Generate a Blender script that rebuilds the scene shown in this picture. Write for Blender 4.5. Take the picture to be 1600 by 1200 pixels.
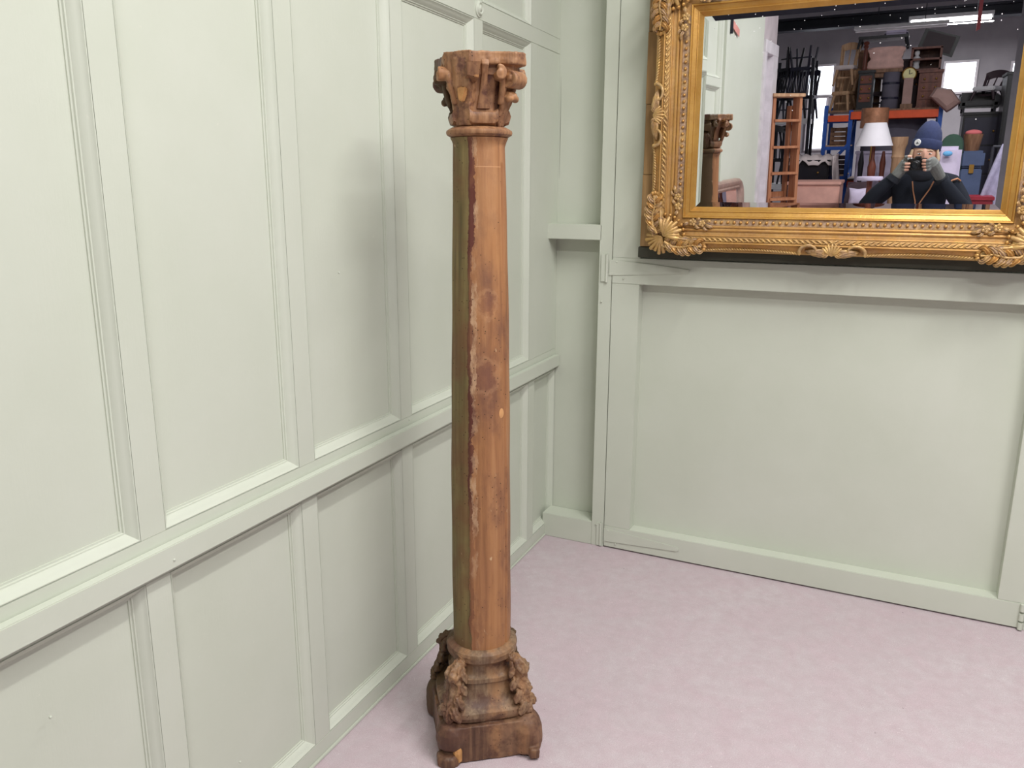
import bpy, bmesh, math, random
from mathutils import Vector, Matrix
PI = math.pi
random.seed(7)
for o in list(bpy.data.objects):
    bpy.data.objects.remove(o, do_unlink=True)
S = bpy.context.scene
COL = S.collection

# ------------------------------------------------------------------ camera
CAM = Vector((1.34527, -3.12163, 1.5))
YAW, PITCH, ROLL, FPX = -0.450741, -0.231802, 0.0040552, 1265.518
FWD = Vector((math.sin(YAW)*math.cos(PITCH), math.cos(YAW)*math.cos(PITCH), math.sin(PITCH)))
_r0 = Vector((math.cos(YAW), -math.sin(YAW), 0)); _u0 = _r0.cross(FWD)
RIGHT = _r0*math.cos(ROLL) + _u0*math.sin(ROLL)
UP = _u0*math.cos(ROLL) - _r0*math.sin(ROLL)
cd = bpy.data.cameras.new('photo_camera'); cam = bpy.data.objects.new('photo_camera', cd); COL.objects.link(cam)
cd.sensor_width = 36.0; cd.lens = FPX*36/1600; cd.clip_start = 0.02; cd.clip_end = 200
cam.matrix_world = Matrix(((RIGHT.x, UP.x, -FWD.x, CAM.x), (RIGHT.y, UP.y, -FWD.y, CAM.y), (RIGHT.z, UP.z, -FWD.z, CAM.z), (0, 0, 0, 1)))
S.camera = cam

# ------------------------------------------------------------------ world, exposure
w = bpy.data.worlds.new('hall_ambience'); S.world = w; w.use_nodes = True
w.node_tree.nodes['Background'].inputs[0].default_value = (0.93, 0.97, 1.0, 1)
w.node_tree.nodes['Background'].inputs[1].default_value = 0.18
S.view_settings.view_transform = 'Standard'; S.view_settings.look = 'None'
S.view_settings.gamma = 1.0; S.view_settings.use_curve_mapping = False
S.view_settings.exposure = 0.07
S.cycles.caustics_reflective = False; S.cycles.caustics_refractive = False
KEY_W = 94.0      # watts of each nearby ceiling tube, the added ones too
FAR_W = 110.0
TUBES = [((1.55, -1.70, 3.45), 'y', KEY_W*0.48), ((2.60, -2.00, 3.45), 'y', KEY_W*0.64), ((2.05, -4.05, 3.65), 'x', KEY_W*0.72), ((3.9, -3.0, 3.6), 'y', KEY_W*0.22)]  # the last three are unseen tubes added to soften shadows and brighten walls

# ------------------------------------------------------------------ materials
def srgb(r, g, b):
    f = lambda c: ((c/255+0.055)/1.055)**2.4 if c/255 > 0.04045 else c/255/12.92
    return (f(r), f(g), f(b), 1)
class NT:
    def __init__(s, name):
        s.m = bpy.data.materials.new(name); s.m.use_nodes = True
        s.t = s.m.node_tree; s.b = s.t.nodes['Principled BSDF']
        s.co = s.t.nodes.new('ShaderNodeTexCoord').outputs['Object']
    def n(s, typ, **kw):
        x = s.t.nodes.new(typ)
        for k, v in kw.items(): setattr(x, k, v)
        return x
    def link(s, a, b): s.t.links.new(a, b)
    def setin(s, sock, v):
        if hasattr(v, 'links') or hasattr(v, 'is_linked'): s.link(v, sock)
        else: sock.default_value = v
    def scaled(s, sc):
        m = s.n('ShaderNodeMapping'); s.link(s.co, m.inputs[0]); m.inputs['Scale'].default_value = sc; return m.outputs[0]
    def noise(s, scale, detail=4, rough=0.55, vec=None, dist=0.0):
        x = s.n('ShaderNodeTexNoise'); s.link(vec or s.co, x.inputs['Vector'])
        x.inputs['Scale'].default_value = scale; x.inputs['Detail'].default_value = detail
        x.inputs['Roughness'].default_value = rough; x.inputs['Distortion'].default_value = dist
        return x.outputs['Fac']
    def ramp(s, fac, stops):
        x = s.n('ShaderNodeValToRGB'); s.link(fac, x.inputs[0]); e = x.color_ramp.elements
        while len(e) < len(stops): e.new(0.5)
        for i, (p, c) in enumerate(stops):
            e[i].position = p; e[i].color = c if isinstance(c, tuple) else (c, c, c, 1)
        return x.outputs[0]
    def mix(s, fac, a, b, mode='MIX'):
        x = s.n('ShaderNodeMix', data_type='RGBA', blend_type=mode)
        s.setin(x.inputs[0], fac); s.setin(x.inputs[6], a); s.setin(x.inputs[7], b); return x.outputs[2]
    def math(s, op, a, b=0.0, c=0.0):
        x = s.n('ShaderNodeMath', operation=op); s.setin(x.inputs[0], a); s.setin(x.inputs[1], b); s.setin(x.inputs[2], c); return x.outputs[0]
    def sep(s):
        x = s.n('ShaderNodeSeparateXYZ'); s.link(s.co, x.inputs[0]); return x.outputs
    def bump(s, h, strength=0.2, dist=0.01):
        x = s.n('ShaderNodeBump'); s.link(h, x.inputs['Height']); x.inputs['Strength'].default_value = strength
        x.inputs['Distance'].default_value = dist; s.link(x.outputs[0], s.b.inputs['Normal'])
    def fin(s, col=None, rough=0.5, metal=0.0, spec=0.5):
        if col is not None: s.setin(s.b.inputs['Base Color'], col)
        s.setin(s.b.inputs['Roughness'], rough); s.setin(s.b.inputs['Metallic'], metal)
        s.b.inputs['Specular IOR Level'].default_value = spec
        return s.m
def plain(name, c, rough=0.6, metal=0.0, var=0.12, scale=9.0, bump=0.1, spec=0.4):
    t = NT(name); n = t.noise(scale, 5)
    dk = tuple(x*(1-var) for x in c[:3])+(1,); lt = tuple(min(1, x*(1+var)) for x in c[:3])+(1,)
    if bump: t.bump(t.noise(scale*6, 3), bump, 0.004)
    return t.fin(t.ramp(n, [(0.3, dk), (0.7, lt)]), rough, metal, spec)
def glow(name, c, strength):
    t = NT(name); t.b.inputs['Base Color'].default_value = c
    t.b.inputs['Emission Color'].default_value = c; t.b.inputs['Emission Strength'].default_value = strength
    return t.m

def paint_mat():
    t = NT('sage_eggshell_paint')
    n = t.noise(2.2, 5, 0.6); c = t.ramp(n, [(0.3, srgb(196, 201, 187)), (0.72, srgb(203, 207, 195))])
    brush = t.noise(3.0, 4, 0.6, t.scaled((60, 60, 3)))
    c = t.mix(t.ramp(t.noise(70, 2, 0.5), [(0.72, 0.0), (0.80, 0.35)]), c, srgb(214, 214, 202))
    h = t.math('ADD', t.math('MULTIPLY', brush, 0.6), t.math('MULTIPLY', t.noise(120, 2), 0.5))
    t.bump(h, 0.07, 0.004)
    return t.fin(c, 0.48, 0, 0.35)
def carpet_mat():
    t = NT('lilac_pink_cord_carpet')
    big = t.noise(1.6, 4, 0.6); mid = t.noise(22, 5, 0.7); fine = t.noise(330, 2, 0.6)
    c = t.ramp(big, [(0.3, srgb(198, 187, 192)), (0.7, srgb(209, 202, 206))])
    c = t.mix(t.ramp(t.noise(7.5, 5, 0.7, None, 0.8), [(0.42, 0.0), (0.62, 0.75)]), c, srgb(205, 186, 194))
    c = t.mix(t.math('MULTIPLY', t.ramp(mid, [(0.35, 0.0), (0.70, 1.0)]), 0.75), c, srgb(189, 173, 179))
    c = t.mix(t.ramp(fine, [(0.35, 0.55), (0.7, 0.0)]), c, srgb(176, 156, 163))
    c = t.mix(t.ramp(t.noise(95, 3, 0.7, None, 2.0), [(0.64, 0.0), (0.72, 0.7)]), c, srgb(230, 221, 222))
    c = t.mix(t.ramp(t.noise(46, 1, 0.5), [(0.79, 0.0), (0.82, 0.8)]), c, srgb(110, 98, 96))
    h = t.math('ADD', t.math('MULTIPLY', fine, 0.7), t.math('MULTIPLY', mid, 0.5))
    t.bump(h, 0.45, 0.004)
    return t.fin(c, 0.95, 0, 0.1)
def wood_mat(name, dark, light, rough=0.45, scale=1.0, axis='z'):
    t = NT(name); st = {'z': (30, 30, 2.2), 'x': (2.2, 30, 30), 'y': (30, 2.2, 30)}[axis]
    g = t.noise(1.0*scale, 6, 0.6, t.scaled(st), 0.6)
    c = t.ramp(g, [(0.32, dark), (0.68, light)])
    t.bump(g, 0.15, 0.003)
    return t.fin(c, rough, 0, 0.35)
def column_mat(kind):
    # bare pine with remnants of dark red and olive paint; kind: 'shaft', 'carved', 'base'
    t = NT('aged_pine_'+kind); sx, sy, sz = t.sep()
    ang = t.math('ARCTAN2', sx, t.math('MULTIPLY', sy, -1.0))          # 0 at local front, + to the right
    grain = t.noise(1.0, 6, 0.65, t.scaled((75, 75, 2.6)), 0.5)
    blot = t.noise(9.0, 6, 0.65, t.scaled((1, 1, 0.55))); fine = t.noise(60, 4, 0.6)
    if kind == 'shaft': cA, cB, cC = srgb(120, 80, 54), srgb(154, 107, 72), srgb(176, 130, 90)
    elif kind == 'carved': cA, cB, cC = srgb(104, 72, 52), srgb(146, 106, 76), srgb(178, 136, 100)
    elif kind == 'plinth': cA, cB, cC = srgb(70, 48, 38), srgb(98, 70, 54), srgb(134, 102, 76)
    else: cA, cB, cC = srgb(84, 64, 48), srgb(120, 97, 76), srgb(154, 130, 104)
    c = t.ramp(grain, [(0.26, cA), (0.5, cB), (0.76, cC)])
    # greyish plum stains
    c = t.mix(t.ramp(blot, [(0.48, 0.0), (0.62, 0.75)]), c, srgb(112, 76, 60))
    c = t.mix(t.ramp(t.noise(2.4, 4, 0.6, t.scaled((6, 6, 1))), [(0.48, 0.0), (0.66, 0.5)]), c, srgb(172, 122, 78))
    c = t.mix(t.ramp(t.noise(4.5, 5, 0.6, t.scaled((1, 1, 0.35))), [(0.55, 0.0), (0.72, 0.45)]), c, srgb(188, 150, 112))
    c = t.mix(t.math('GREATER_THAN', t.math('ADD', t.math('ABSOLUTE', ang), t.math('MULTIPLY', t.noise(6, 4), 0.5)), 2.0), c, srgb(84, 64, 42))  # back half of the column coloured dark brown to stand for its unlit side
    if kind == 'shaft':
        wob = t.math('MULTIPLY', t.math('SUBTRACT', t.noise(3.0, 6, 0.75, t.scaled((1, 1, 1.5))), 0.5), 0.85)
        wob2 = t.math('MULTIPLY', t.math('SUBTRACT', t.noise(14.0, 5, 0.7), 0.5), 0.30)
        a2 = t.math('ADD', t.math('ADD', ang, wob2), t.math('MULTIPLY', wob, 0.35))
        for ka, kz, kr in ((0.10, 1.235, 0.026), (0.0, 1.055, 0.034)):
            dd = t.math('SQRT', t.math('ADD', t.math('POWER', t.math('MULTIPLY', t.math('SUBTRACT', ang, ka), 0.07), 2.0), t.math('POWER', t.math('MULTIPLY', t.math('SUBTRACT', sz, kz), 0.8), 2.0)))
            dd = t.math('ADD', dd, t.math('MULTIPLY', t.math('SUBTRACT', t.noise(45, 4, 0.7), 0.5), 0.055))
            c = t.mix(t.ramp(dd, [(0.0, 0.6), (kr*0.45, 0.45), (kr, 0.0)]), c, srgb(112, 72, 60))
            c = t.mix(t.math('MULTIPLY', t.ramp(dd, [(kr*0.7, 0.0), (kr*0.95, 0.4), (kr*1.3, 0.0)]), 0.6), c, srgb(198, 154, 116))
        ln = t.math('MULTIPLY', t.math('LESS_THAN', t.math('ABSOLUTE', t.math('SUBTRACT', sz, 1.5600)), 0.0012), t.math('LESS_THAN', t.math('ABSOLUTE', t.math('SUBTRACT', ang, 0.22)), 0.55))
        c = t.mix(t.math('MULTIPLY', ln, 0.5), c, srgb(206, 160, 118))
        # olive gilt remnants on the left flank
        ol = t.ramp(t.noise(1.0, 5, 0.6, t.scaled((60, 60, 3))), [(0.3, srgb(88, 76, 46)), (0.7, srgb(134, 116, 74))])
        ol = t.mix(t.ramp(t.noise(7, 4), [(0.45, 0.0), (0.6, 0.6)]), ol, srgb(112, 74, 50))
        fl = t.math('MULTIPLY', t.math('LESS_THAN', a2, -0.56), t.math('GREATER_THAN', a2, -2.6))
        c = t.mix(fl, c, ol)
        # dark oxblood strip beside it
        rs = t.math('MULTIPLY', t.math('GREATER_THAN', a2, -0.60), t.math('LESS_THAN', t.math('ADD', a2, wob), -0.40))
        rs = t.math('MULTIPLY', rs, t.ramp(t.noise(6, 4, 0.6, t.scaled((1, 1, 0.4))), [(0.4, 0.25), (0.55, 0.95)]))
        c = t.mix(rs, c, srgb(88, 44, 38))
        # chalky gesso line along the break
        gs = t.math('MULTIPLY', t.math('GREATER_THAN', t.math('ADD', ang, wob), -0.46), t.math('LESS_THAN', t.math('ADD', ang, wob), -0.27))
        gs = t.math('MULTIPLY', gs, t.ramp(t.noise(38, 5, 0.7, t.scaled((1, 1, 0.45))), [(0.44, 0.0), (0.62, 0.8)]))
        gs = t.math('MULTIPLY', gs, t.ramp(t.noise(3.2, 2, 0.5), [(0.40, 0.1), (0.56, 1.0)]))
        c = t.mix(gs, c, srgb(190, 156, 124))
        c = t.mix(t.ramp(t.noise(48, 3, 0.6, t.scaled((1, 1, 0.5))), [(0.70, 0.0), (0.76, 0.7)]), c, srgb(206, 178, 140))
    elif kind == 'carved':
        c = t.mix(t.ramp(t.noise(16, 5, 0.7), [(0.52, 0.0), (0.62, 0.85)]), c, srgb(92, 58, 52))
        c = t.mix(t.ramp(t.noise(26, 4, 0.7), [(0.62, 0.0), (0.70, 0.8)]), c, srgb(196, 142, 92))
    else:
        c = t.mix(t.ramp(t.noise(13, 5, 0.7), [(0.50, 0.0), (0.64, 0.85)]), c, srgb(84, 56, 46))
        c = t.mix(t.ramp(t.noise(20, 4, 0.7), [(0.68, 0.0), (0.76, 0.6)]), c, srgb(158, 112, 68))
    # beetle holes
    vo = t.n('ShaderNodeTexVoronoi'); t.link(t.co, vo.inputs['Vector']); vo.inputs['Scale'].default_value = 85
    c = t.mix(t.math('MULTIPLY', t.math('LESS_THAN', vo.outputs['Distance'], 0.12), t.math('GREATER_THAN', blot, 0.5)), c, srgb(58, 36, 24))
    t.bump(t.math('ADD', t.math('MULTIPLY', grain, 0.6), t.math('MULTIPLY', fine, 0.6)), 0.35, 0.004)
    return t.fin(c, t.ramp(blot, [(0.3, 0.42), (0.7, 0.68)]), 0, 0.35)
def gold_mat(name, wash=0.5, bright=(206, 160, 84), rough=0.36):
    t = NT(name)
    geo = t.n('ShaderNodeNewGeometry'); worn = t.ramp(geo.outputs['Pointiness'], [(0.50, 0.0), (0.60, 1.0)])
    n = t.noise(34, 5, 0.65); n2 = t.noise(95, 4, 0.7); g = t.ramp(t.noise(9, 4), [(0.3, srgb(bright[0]-24, bright[1]-26, bright[2]-20)), (0.7, srgb(*bright))])
    mauve = t.ramp(n2, [(0.35, srgb(112, 84, 66)), (0.65, srgb(186, 156, 134))])
    f = t.math('MULTIPLY', t.math('SUBTRACT', 1.0, t.math('MULTIPLY', worn, 0.6)), t.ramp(n, [(0.36, wash*0.35), (0.56, wash)]))
    c = t.mix(f, g, mauve)
    t.bump(t.math('ADD', t.noise(160, 3), n2), 0.18, 0.002)
    return t.fin(c, t.math('ADD', t.math('MULTIPLY', f, 0.3), rough), t.math('SUBTRACT', 0.55, t.math('MULTIPLY', f, 0.5)), 0.5)
def glass_mat():
    t = NT('silvered_mirror_glass')
    vo = t.n('ShaderNodeTexVoronoi'); t.link(t.co, vo.inputs['Vector']); vo.inputs['Scale'].default_value = 60
    sz = t.sep()[2]
    top = t.ramp(t.math('ADD', t.math('MULTIPLY', sz, 1.6), 0.5), [(0.55, 0.0), (0.95, 1.0)])
    sp = t.math('MULTIPLY', t.math('LESS_THAN', vo.outputs['Distance'], 0.10), t.math('GREATER_THAN', t.math('ADD', t.noise(14, 2), t.math('MULTIPLY', top, 0.16)), 0.66))
    c = t.mix(sp, (0.90, 0.91, 0.935, 1), (0.85, 0.84, 0.86, 1))
    return t.fin(c, t.math('MULTIPLY', sp, 0.7), t.math('SUBTRACT', 1.0, t.math('MULTIPLY', sp, 0.9)), 0.5)

M = {}
M['paint'] = paint_mat(); M['carpet'] = carpet_mat()
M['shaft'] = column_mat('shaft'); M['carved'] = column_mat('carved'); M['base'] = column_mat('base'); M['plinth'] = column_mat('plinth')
M['gold'] = gold_mat('worn_gilding', 0.30, (212, 164, 92)); M['giltwash'] = gold_mat('gilding_with_mauve_wash', 0.95, (226, 186, 112), 0.38)
M['giltslip'] = gold_mat('smooth_gilding', 0.12, (214, 166, 84), 0.33)
M['glass'] = glass_mat()
M['rawboard'] = wood_mat('stained_backing_board', srgb(138, 106, 68), srgb(186, 150, 104), 0.7, 0.8)
M['darkbatten'] = plain('dark_batten_paint', srgb(66, 66, 56), 0.7)
M['freshwood'] = plain('fresh_broken_wood', srgb(188, 138, 86), 0.75, 0, 0.25, 40, 0.4)
M['plug'] = plain('pale_wood_plug', srgb(196, 146, 98), 0.6, 0, 0.15, 30)

# ------------------------------------------------------------------ mesh helpers
class MB:
    def __init__(s): s.v = []; s.f = []
    def add(s, vs, fs):
        k = len(s.v); s.v += [tuple(v) for v in vs]; s.f += [tuple(i+k for i in f) for f in fs]; return s
    def box(s, x0, x1, y0, y1, z0, z1, mat=None):
        vs = [Vector(p) for p in ((x0,y0,z0),(x1,y0,z0),(x1,y1,z0),(x0,y1,z0),(x0,y0,z1),(x1,y0,z1),(x1,y1,z1),(x0,y1,z1))]
        if mat: vs = [mat @ v for v in vs]
        return s.add(vs, [(0,3,2,1),(4,5,6,7),(0,1,5,4),(1,2,6,5),(2,3,7,6),(3,0,4,7)])
    def prism(s, pts, y0, y1, plane='xz', mat=None):
        n = len(pts); mk = {'xz': lambda p, d: (p[0], d, p[1]), 'xy': lambda p, d: (p[0], p[1], d), 'yz': lambda p, d: (d, p[0], p[1])}[plane]
        vs = [Vector(mk(p, y0)) for p in pts]+[Vector(mk(p, y1)) for p in pts]
        if mat: vs = [mat @ v for v in vs]
        return s.add(vs, [tuple(range(n)), tuple(range(2*n-1, n-1, -1))]+[(i, i+n, (i+1) % n+n, (i+1) % n) for i in range(n)])
    def loft(s, rings, cap=True, closed=True):
        n = len(rings[0]); vs = [p for r in rings for p in r]; fs = []
        for i in range(len(rings)-1):
            for j in range(n if closed else n-1):
                a, b = i*n+j, i*n+(j+1) % n; fs.append((a, b, b+n, a+n))
        if cap and closed: fs.append(tuple(range(n-1, -1, -1))); fs.append(tuple(range((len(rings)-1)*n, len(rings)*n)))
        return s.add(vs, fs)
    def lathe(s, prof, seg=32, mat=None, cap=True):
        R = []
        for r, z in prof:
            ring = [Vector((r*math.cos(2*PI*i/seg), r*math.sin(2*PI*i/seg), z)) for i in range(seg)]
            R.append([mat @ p for p in ring] if mat else ring)
        return s.loft(R, cap)
    def tube(s, pts, rad, seg=8, cap=True, flat=None):
        pts = [Vector(p) for p in pts]; n = len(pts); R = []; prev = None
        for i, p in enumerate(pts):
            d = (pts[min(i+1, n-1)]-pts[max(i-1, 0)]).normalized()
            if prev is None:
                a = Vector((0, 0, 1)) if abs(d.z) < 0.9 else Vector((1, 0, 0)); u = d.cross(a).normalized()
            else: u = (prev-d*prev.dot(d)).normalized()
            prev = u; v = d.cross(u); r = rad[i] if isinstance(rad, (list, tuple)) else rad
            R.append([p+u*r*math.cos(2*PI*k/seg)+v*r*math.sin(2*PI*k/seg) for k in range(seg)])
        return s.loft(R, cap)
    def bar(s, a, b, wx, wy=None):
        a, b = Vector(a), Vector(b); d = (b-a).normalized(); wy = wy or wx
        h = Vector((0, 0, 1)) if abs(d.z) < 0.95 else Vector((0, 1, 0)); u = d.cross(h).normalized(); v = u.cross(d)
        q = [(-1,-1),(1,-1),(1,1),(-1,1)]
        return s.loft([[p+u*i*wx/2+v*j*wy/2 for i, j in q] for p in (a, b)])
    def ball(s, c, r, seg=10, ring=7, sc=(1, 1, 1)):
        c = Vector(c); rings = []
        for i in range(ring+1):
            t = PI*(i/ring); t = min(max(t, 0.02), PI-0.02)
            rings.append([c+Vector((sc[0]*r*math.sin(t)*math.cos(2*PI*k/seg), sc[1]*r*math.sin(t)*math.sin(2*PI*k/seg), -sc[2]*r*math.cos(t))) for k in range(seg)])
        return s.loft(rings)
    def xform(s, mat): s.v = [tuple(mat @ Vector(v)) for v in s.v]; return s
    def build(s, name, mat, parent=None, smooth=None, bevel=0.0, loc=None, rot=None):
        me = bpy.data.meshes.new(name); me.from_pydata(s.v, [], s.f); me.validate()
        bm = bmesh.new(); bm.from_mesh(me); bmesh.ops.recalc_face_normals(bm, faces=bm.faces)
        if bevel: bmesh.ops.bevel(bm, geom=[e for e in bm.edges], offset=bevel, segments=2, affect='EDGES', clamp_overlap=True)
        bm.to_mesh(me); bm.free()
        for m in (mat if isinstance(mat, (list, tuple)) else [mat]): me.materials.append(m)
        if smooth is not None:
            me.polygons.foreach_set('use_smooth', [True]*len(me.polygons)); me.set_sharp_from_angle(angle=math.radians(smooth))
        o = bpy.data.objects.new(name, me); COL.objects.link(o)
        if parent is not None: o.parent = parent
        if loc is not None: o.location = loc
        if rot is not None: o.rotation_euler = rot
        return o
def tag(o, label=None, cat=None, group=None, kind=None):
    if label: o['label'] = label
    if cat: o['category'] = cat
    if group: o['group'] = group
    if kind: o['kind'] = kind
    return o
def empty(name, loc=(0, 0, 0), rz=0.0, label=None, cat=None, group=None, kind=None):
    o = bpy.data.objects.new(name, None); COL.objects.link(o); o.location = loc; o.rotation_euler = (0, 0, rz); o.empty_display_size = 0.1
    return tag(o, label, cat, group, kind)
def remesh(o, vox=0.003, smooth=6, disp=0.0, dscale=0.03, name='wear'):
    m = o.modifiers.new('union', 'REMESH'); m.mode = 'VOXEL'; m.voxel_size = vox; m.use_smooth_shade = True
    if smooth:
        m = o.modifiers.new('soften', 'SMOOTH'); m.iterations = smooth; m.factor = 0.5
    if disp:
        tx = bpy.data.textures.new(name, 'CLOUDS'); tx.noise_scale = dscale; tx.noise_depth = 3
        m = o.modifiers.new('wear', 'DISPLACE'); m.texture = tx; m.strength = disp; m.mid_level = 0.5; m.texture_coords = 'LOCAL'

# ------------------------------------------------------------------ setting: floor
WA = 0.0308551                                            # the left wall is not quite square to the back wall
flo = MB().box(-3.5, 7.5, -14.5, 0.25, -0.08, 0.0).build('floor', M['carpet'])
tag(flo, 'worn lilac pink cord carpet', None, None, 'structure')

# ------------------------------------------------------------------ setting: left panelled wall
wl = MB().box(-0.14, -0.0335, -4.52, 0.12, 0, 2.9).build('wall_left', M['paint'], rot=(0, 0, WA))
tag(wl, 'sage green panelled wall', None, None, 'structure')
def LB(o0, o1, s0, s1, z0, z1, name, bevel=0.0012):
    return MB().box(o0, o1, -s1, -s0, z0, z1).build(name, M['paint'], wl, 30, bevel)
STILES = [(0.14, 0.20), (0.612, 0.672), (1.114, 1.174), (1.586, 1.646), (2.064, 2.124), (2.542, 2.602), (3.02, 3.08)]
ZR = dict(lo=(0.055, 0.748), up=(0.84, 2.044), top=(2.10, 2.62))
END = 3.08
MOULD = [(0.0, -0.0004), (0.0, -0.0016), (0.0012, -0.0016), (0.0014, -0.0004), (0.003, -0.0008), (0.005, -0.0040), (0.010, -0.0075), (0.016, -0.0140), (0.019, -0.0185), (0.0215, -0.0190), (0.0225, -0.0225), (0.0262, -0.0230), (0.0265, -0.0290)]
def panel_moulding(s0, s1, z0, z1):
    m = MB(); rings = []
    for w_, h in MOULD:
        rings.append([Vector((h, -(s0+w_), z0+w_)), Vector((h, -(s1-w_), z0+w_)), Vector((h, -(s1-w_), z1-w_)), Vector((h, -(s0+w_), z1-w_))])
    m.loft(rings, cap=False)
    return m.build('panel_moulding', M['paint'], wl, 25)
def field(s0, s1, z0, z1):
    LB(-0.0335, -0.0258, s0, s1, z0, z1, 'panel', 0)
    panel_moulding(s0, s1, z0, z1)
for (a, b) in STILES:
    for z0, z1 in ZR.values(): LB(-0.0335, -0.0004, a, b, z0, z1, 'stile', 0)
for z0, z1 in ((0.0, 0.055), (0.748, 0.84), (2.044, 2.10), (2.62, 2.9)): LB(-0.0335, 0.0, -0.097, END, z0, z1, 'rail')
for i in range(len(STILES)-1):
    for z0, z1 in ZR.values(): field(STILES[i][1], STILES[i+1][0], z0, z1)
field(-0.095, 0.14, *ZR['lo'])
LB(-0.0335, -0.0008, -0.097, 0.14, 0.84, 2.044, 'corner_board'); LB(-0.0335, -0.0008, -0.097, 0.14, 2.10, 2.62, 'corner_board')
LB(-0.0335, -0.006, END, 4.52, 0, 2.9, 'plain_boarding')
LB(-0.0335, 0.016, END, END+0.07, 0, 2.9, 'pilaster')
LB(0.0, 0.022, -0.095, END, 0.764, 0.814, 'chair_rail', 0.002)
LB(0.0, 0.006, -0.0, END, 0.0, 0.010, 'floor_bead', 0.002)
ro = MB().lathe([(0.001, 0.013), (0.006, 0.0135), (0.009, 0.009), (0.012, 0.0075), (0.016, 0.011), (0.019, 0.0105), (0.022, 0.005), (0.026, 0.004), (0.0265, 0.0)], 24, Matrix.Translation((0, -0.642, 2.076)) @ Matrix.Rotation(PI/2, 4, 'Y')).build('rosette', M['paint'], wl, 40)
for s_, z_ in ((2.07, 0.782), (1.70, 0.785), (2.35, 0.60), (1.92, 0.20), (1.45, 1.30), (1.13, 0.83)):
    MB().ball((0.0005 if z_ != 0.782 else 0.022, -s_, z_), 0.003, 8, 6).build('paint_nib', M['paint'], wl, 60)

# ------------------------------------------------------------------ setting: back wall with niche, post and boarded door
wb = MB().box(-0.25, 3.4, 0.122, 0.22, 0, 2.9).build('wall_back', M['paint'])
tag(wb, 'sage green boarded back wall with corner niche', None, None, 'structure')
def BB(x0, x1, y0, y1, z0, z1, name, par, bevel=0.0012, mat='paint'):
    return MB().box(x0, x1, y0, y1, z0, z1).build(name, M[mat], par, 30, bevel)
BB(-0.10, 0.26, 0.097, 0.122, 0, 2.9, 'niche_back', wb, 0)
BB(0.2234, 0.2775, 0.0, 0.121, 0, 2.9, 'post', wb)
BB(-0.012, 0.229, -0.002, 0.097, 1.316, 1.377, 'niche_ledge', wb, 0.002)
BB(-0.012, 0.2234, 0.0, 0.097, 0, 0.107, 'skirting_board', wb, 0.002)
BB(1.845, 1.90, 0.0, 0.121, 0, 2.9, 'post', wb)
BB(1.90, 3.4, 0.03, 0.121, 0, 2.9, 'plain_boarding', wb)
dr = MB().box(0.2805, 1.8425, 0.085, 0.105, 0.004, 2.88).build('door_1', M['paint'])
tag(dr, 'wide sage green ledged door with strap hinges', None, None, 'structure')
BB(0.2805, 0.394, 0.0, 0.085, 0.1005, 1.147, 'stile', dr); BB(0.2805, 0.394, 0.0, 0.085, 1.25, 2.88, 'stile', dr)
BB(1.757, 1.8425, 0.0, 0.085, 0.1005, 1.147, 'stile', dr); BB(1.757, 1.8425, 0.0, 0.085, 1.25, 2.88, 'stile', dr)
BB(0.2805, 1.8425, -0.002, 0.085, 0.006, 0.1005, 'bottom_rail', dr, 0.002)
BB(0.2805, 1.8425, -0.001, 0.085, 1.147, 1.25, 'middle_rail', dr, 0.0015)
BB(0.394, 1.757, 0.058, 0.085, 0.1005, 1.147, 'panel', dr, 0); BB(0.394, 1.757, 0.058, 0.085, 1.25, 2.88, 'panel', dr, 0)
def plate(pts, y, name, par, th=0.0035):
    return MB().prism(pts, y-th, y, 'xz').build(name, M['paint'], par, 30, 0.0008)
plate([(0.281, 0.089), (0.600, 0.066), (0.611, 0.060), (0.611, 0.050), (0.600, 0.045), (0.300, 0.030), (0.287, 0.030), (0.281, 0.022)], -0.002, 'strap_hinge', dr)
plate([(0.268, 1.242), (0.45, 1.229), (0.592, 1.214), (0.592, 1.199), (0.45, 1.188), (0.268, 1.178)], -0.001, 'strap_hinge', dr)
plate([(0.247, 0.004), (0.247, 0.110), (0.268, 0.110), (0.268, 0.004)], 0.0, 'hinge_plate', wb, 0.005)
plate([(0.234, 1.152), (0.234, 1.262), (0.262, 1.262), (0.262, 1.152)], 0.0, 'hinge_plate', wb, 0.006)
MB().tube([(0.258, -0.006, 1.15), (0.258, -0.006, 1.262)], 0.005, 8).build('hinge_knuckle', M['paint'], wb, 40)
MB().tube([(0.266, -0.005, 0.006), (0.266, -0.005, 0.11)], 0.005, 8).build('hinge_knuckle', M['paint'], wb, 40)
for z_ in (0.018, 0.052, 0.088): MB().tube([(1.835, -0.008, z_-0.013), (1.835, -0.008, z_+0.013)], 0.0085, 10).build('hinge_knuckle', M['paint'], dr, 40)
for x_, z_ in ((0.30, 1.232), (0.33, 1.168), (0.335, 0.025), (0.30, 0.080), (0.245, 0.10), (0.24, 1.07)):
    MB().ball((x_, -0.004, z_), 0.0035, 8, 6).build('screw_head', M['paint'], dr if x_ > 0.27 else wb, 60)

# ------------------------------------------------------------------ antique column
CX, CY, CROT = 0.385, -1.324, math.radians(37.7)
colm = empty('carved_column', (CX, CY, 0), CROT, 'tall antique pine column with carved capital and worn remnants of paint', 'column')
def ring(r, z, n=64, sq=0.0, fn=None):
    out = []
    for i in range(n):
        a = 2*PI*i/n; rr = r*(1+sq*math.cos(4*a)) if not fn else fn(a)
        out.append(Vector((rr*math.cos(a), rr*math.sin(a), z)))
    return out
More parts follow.
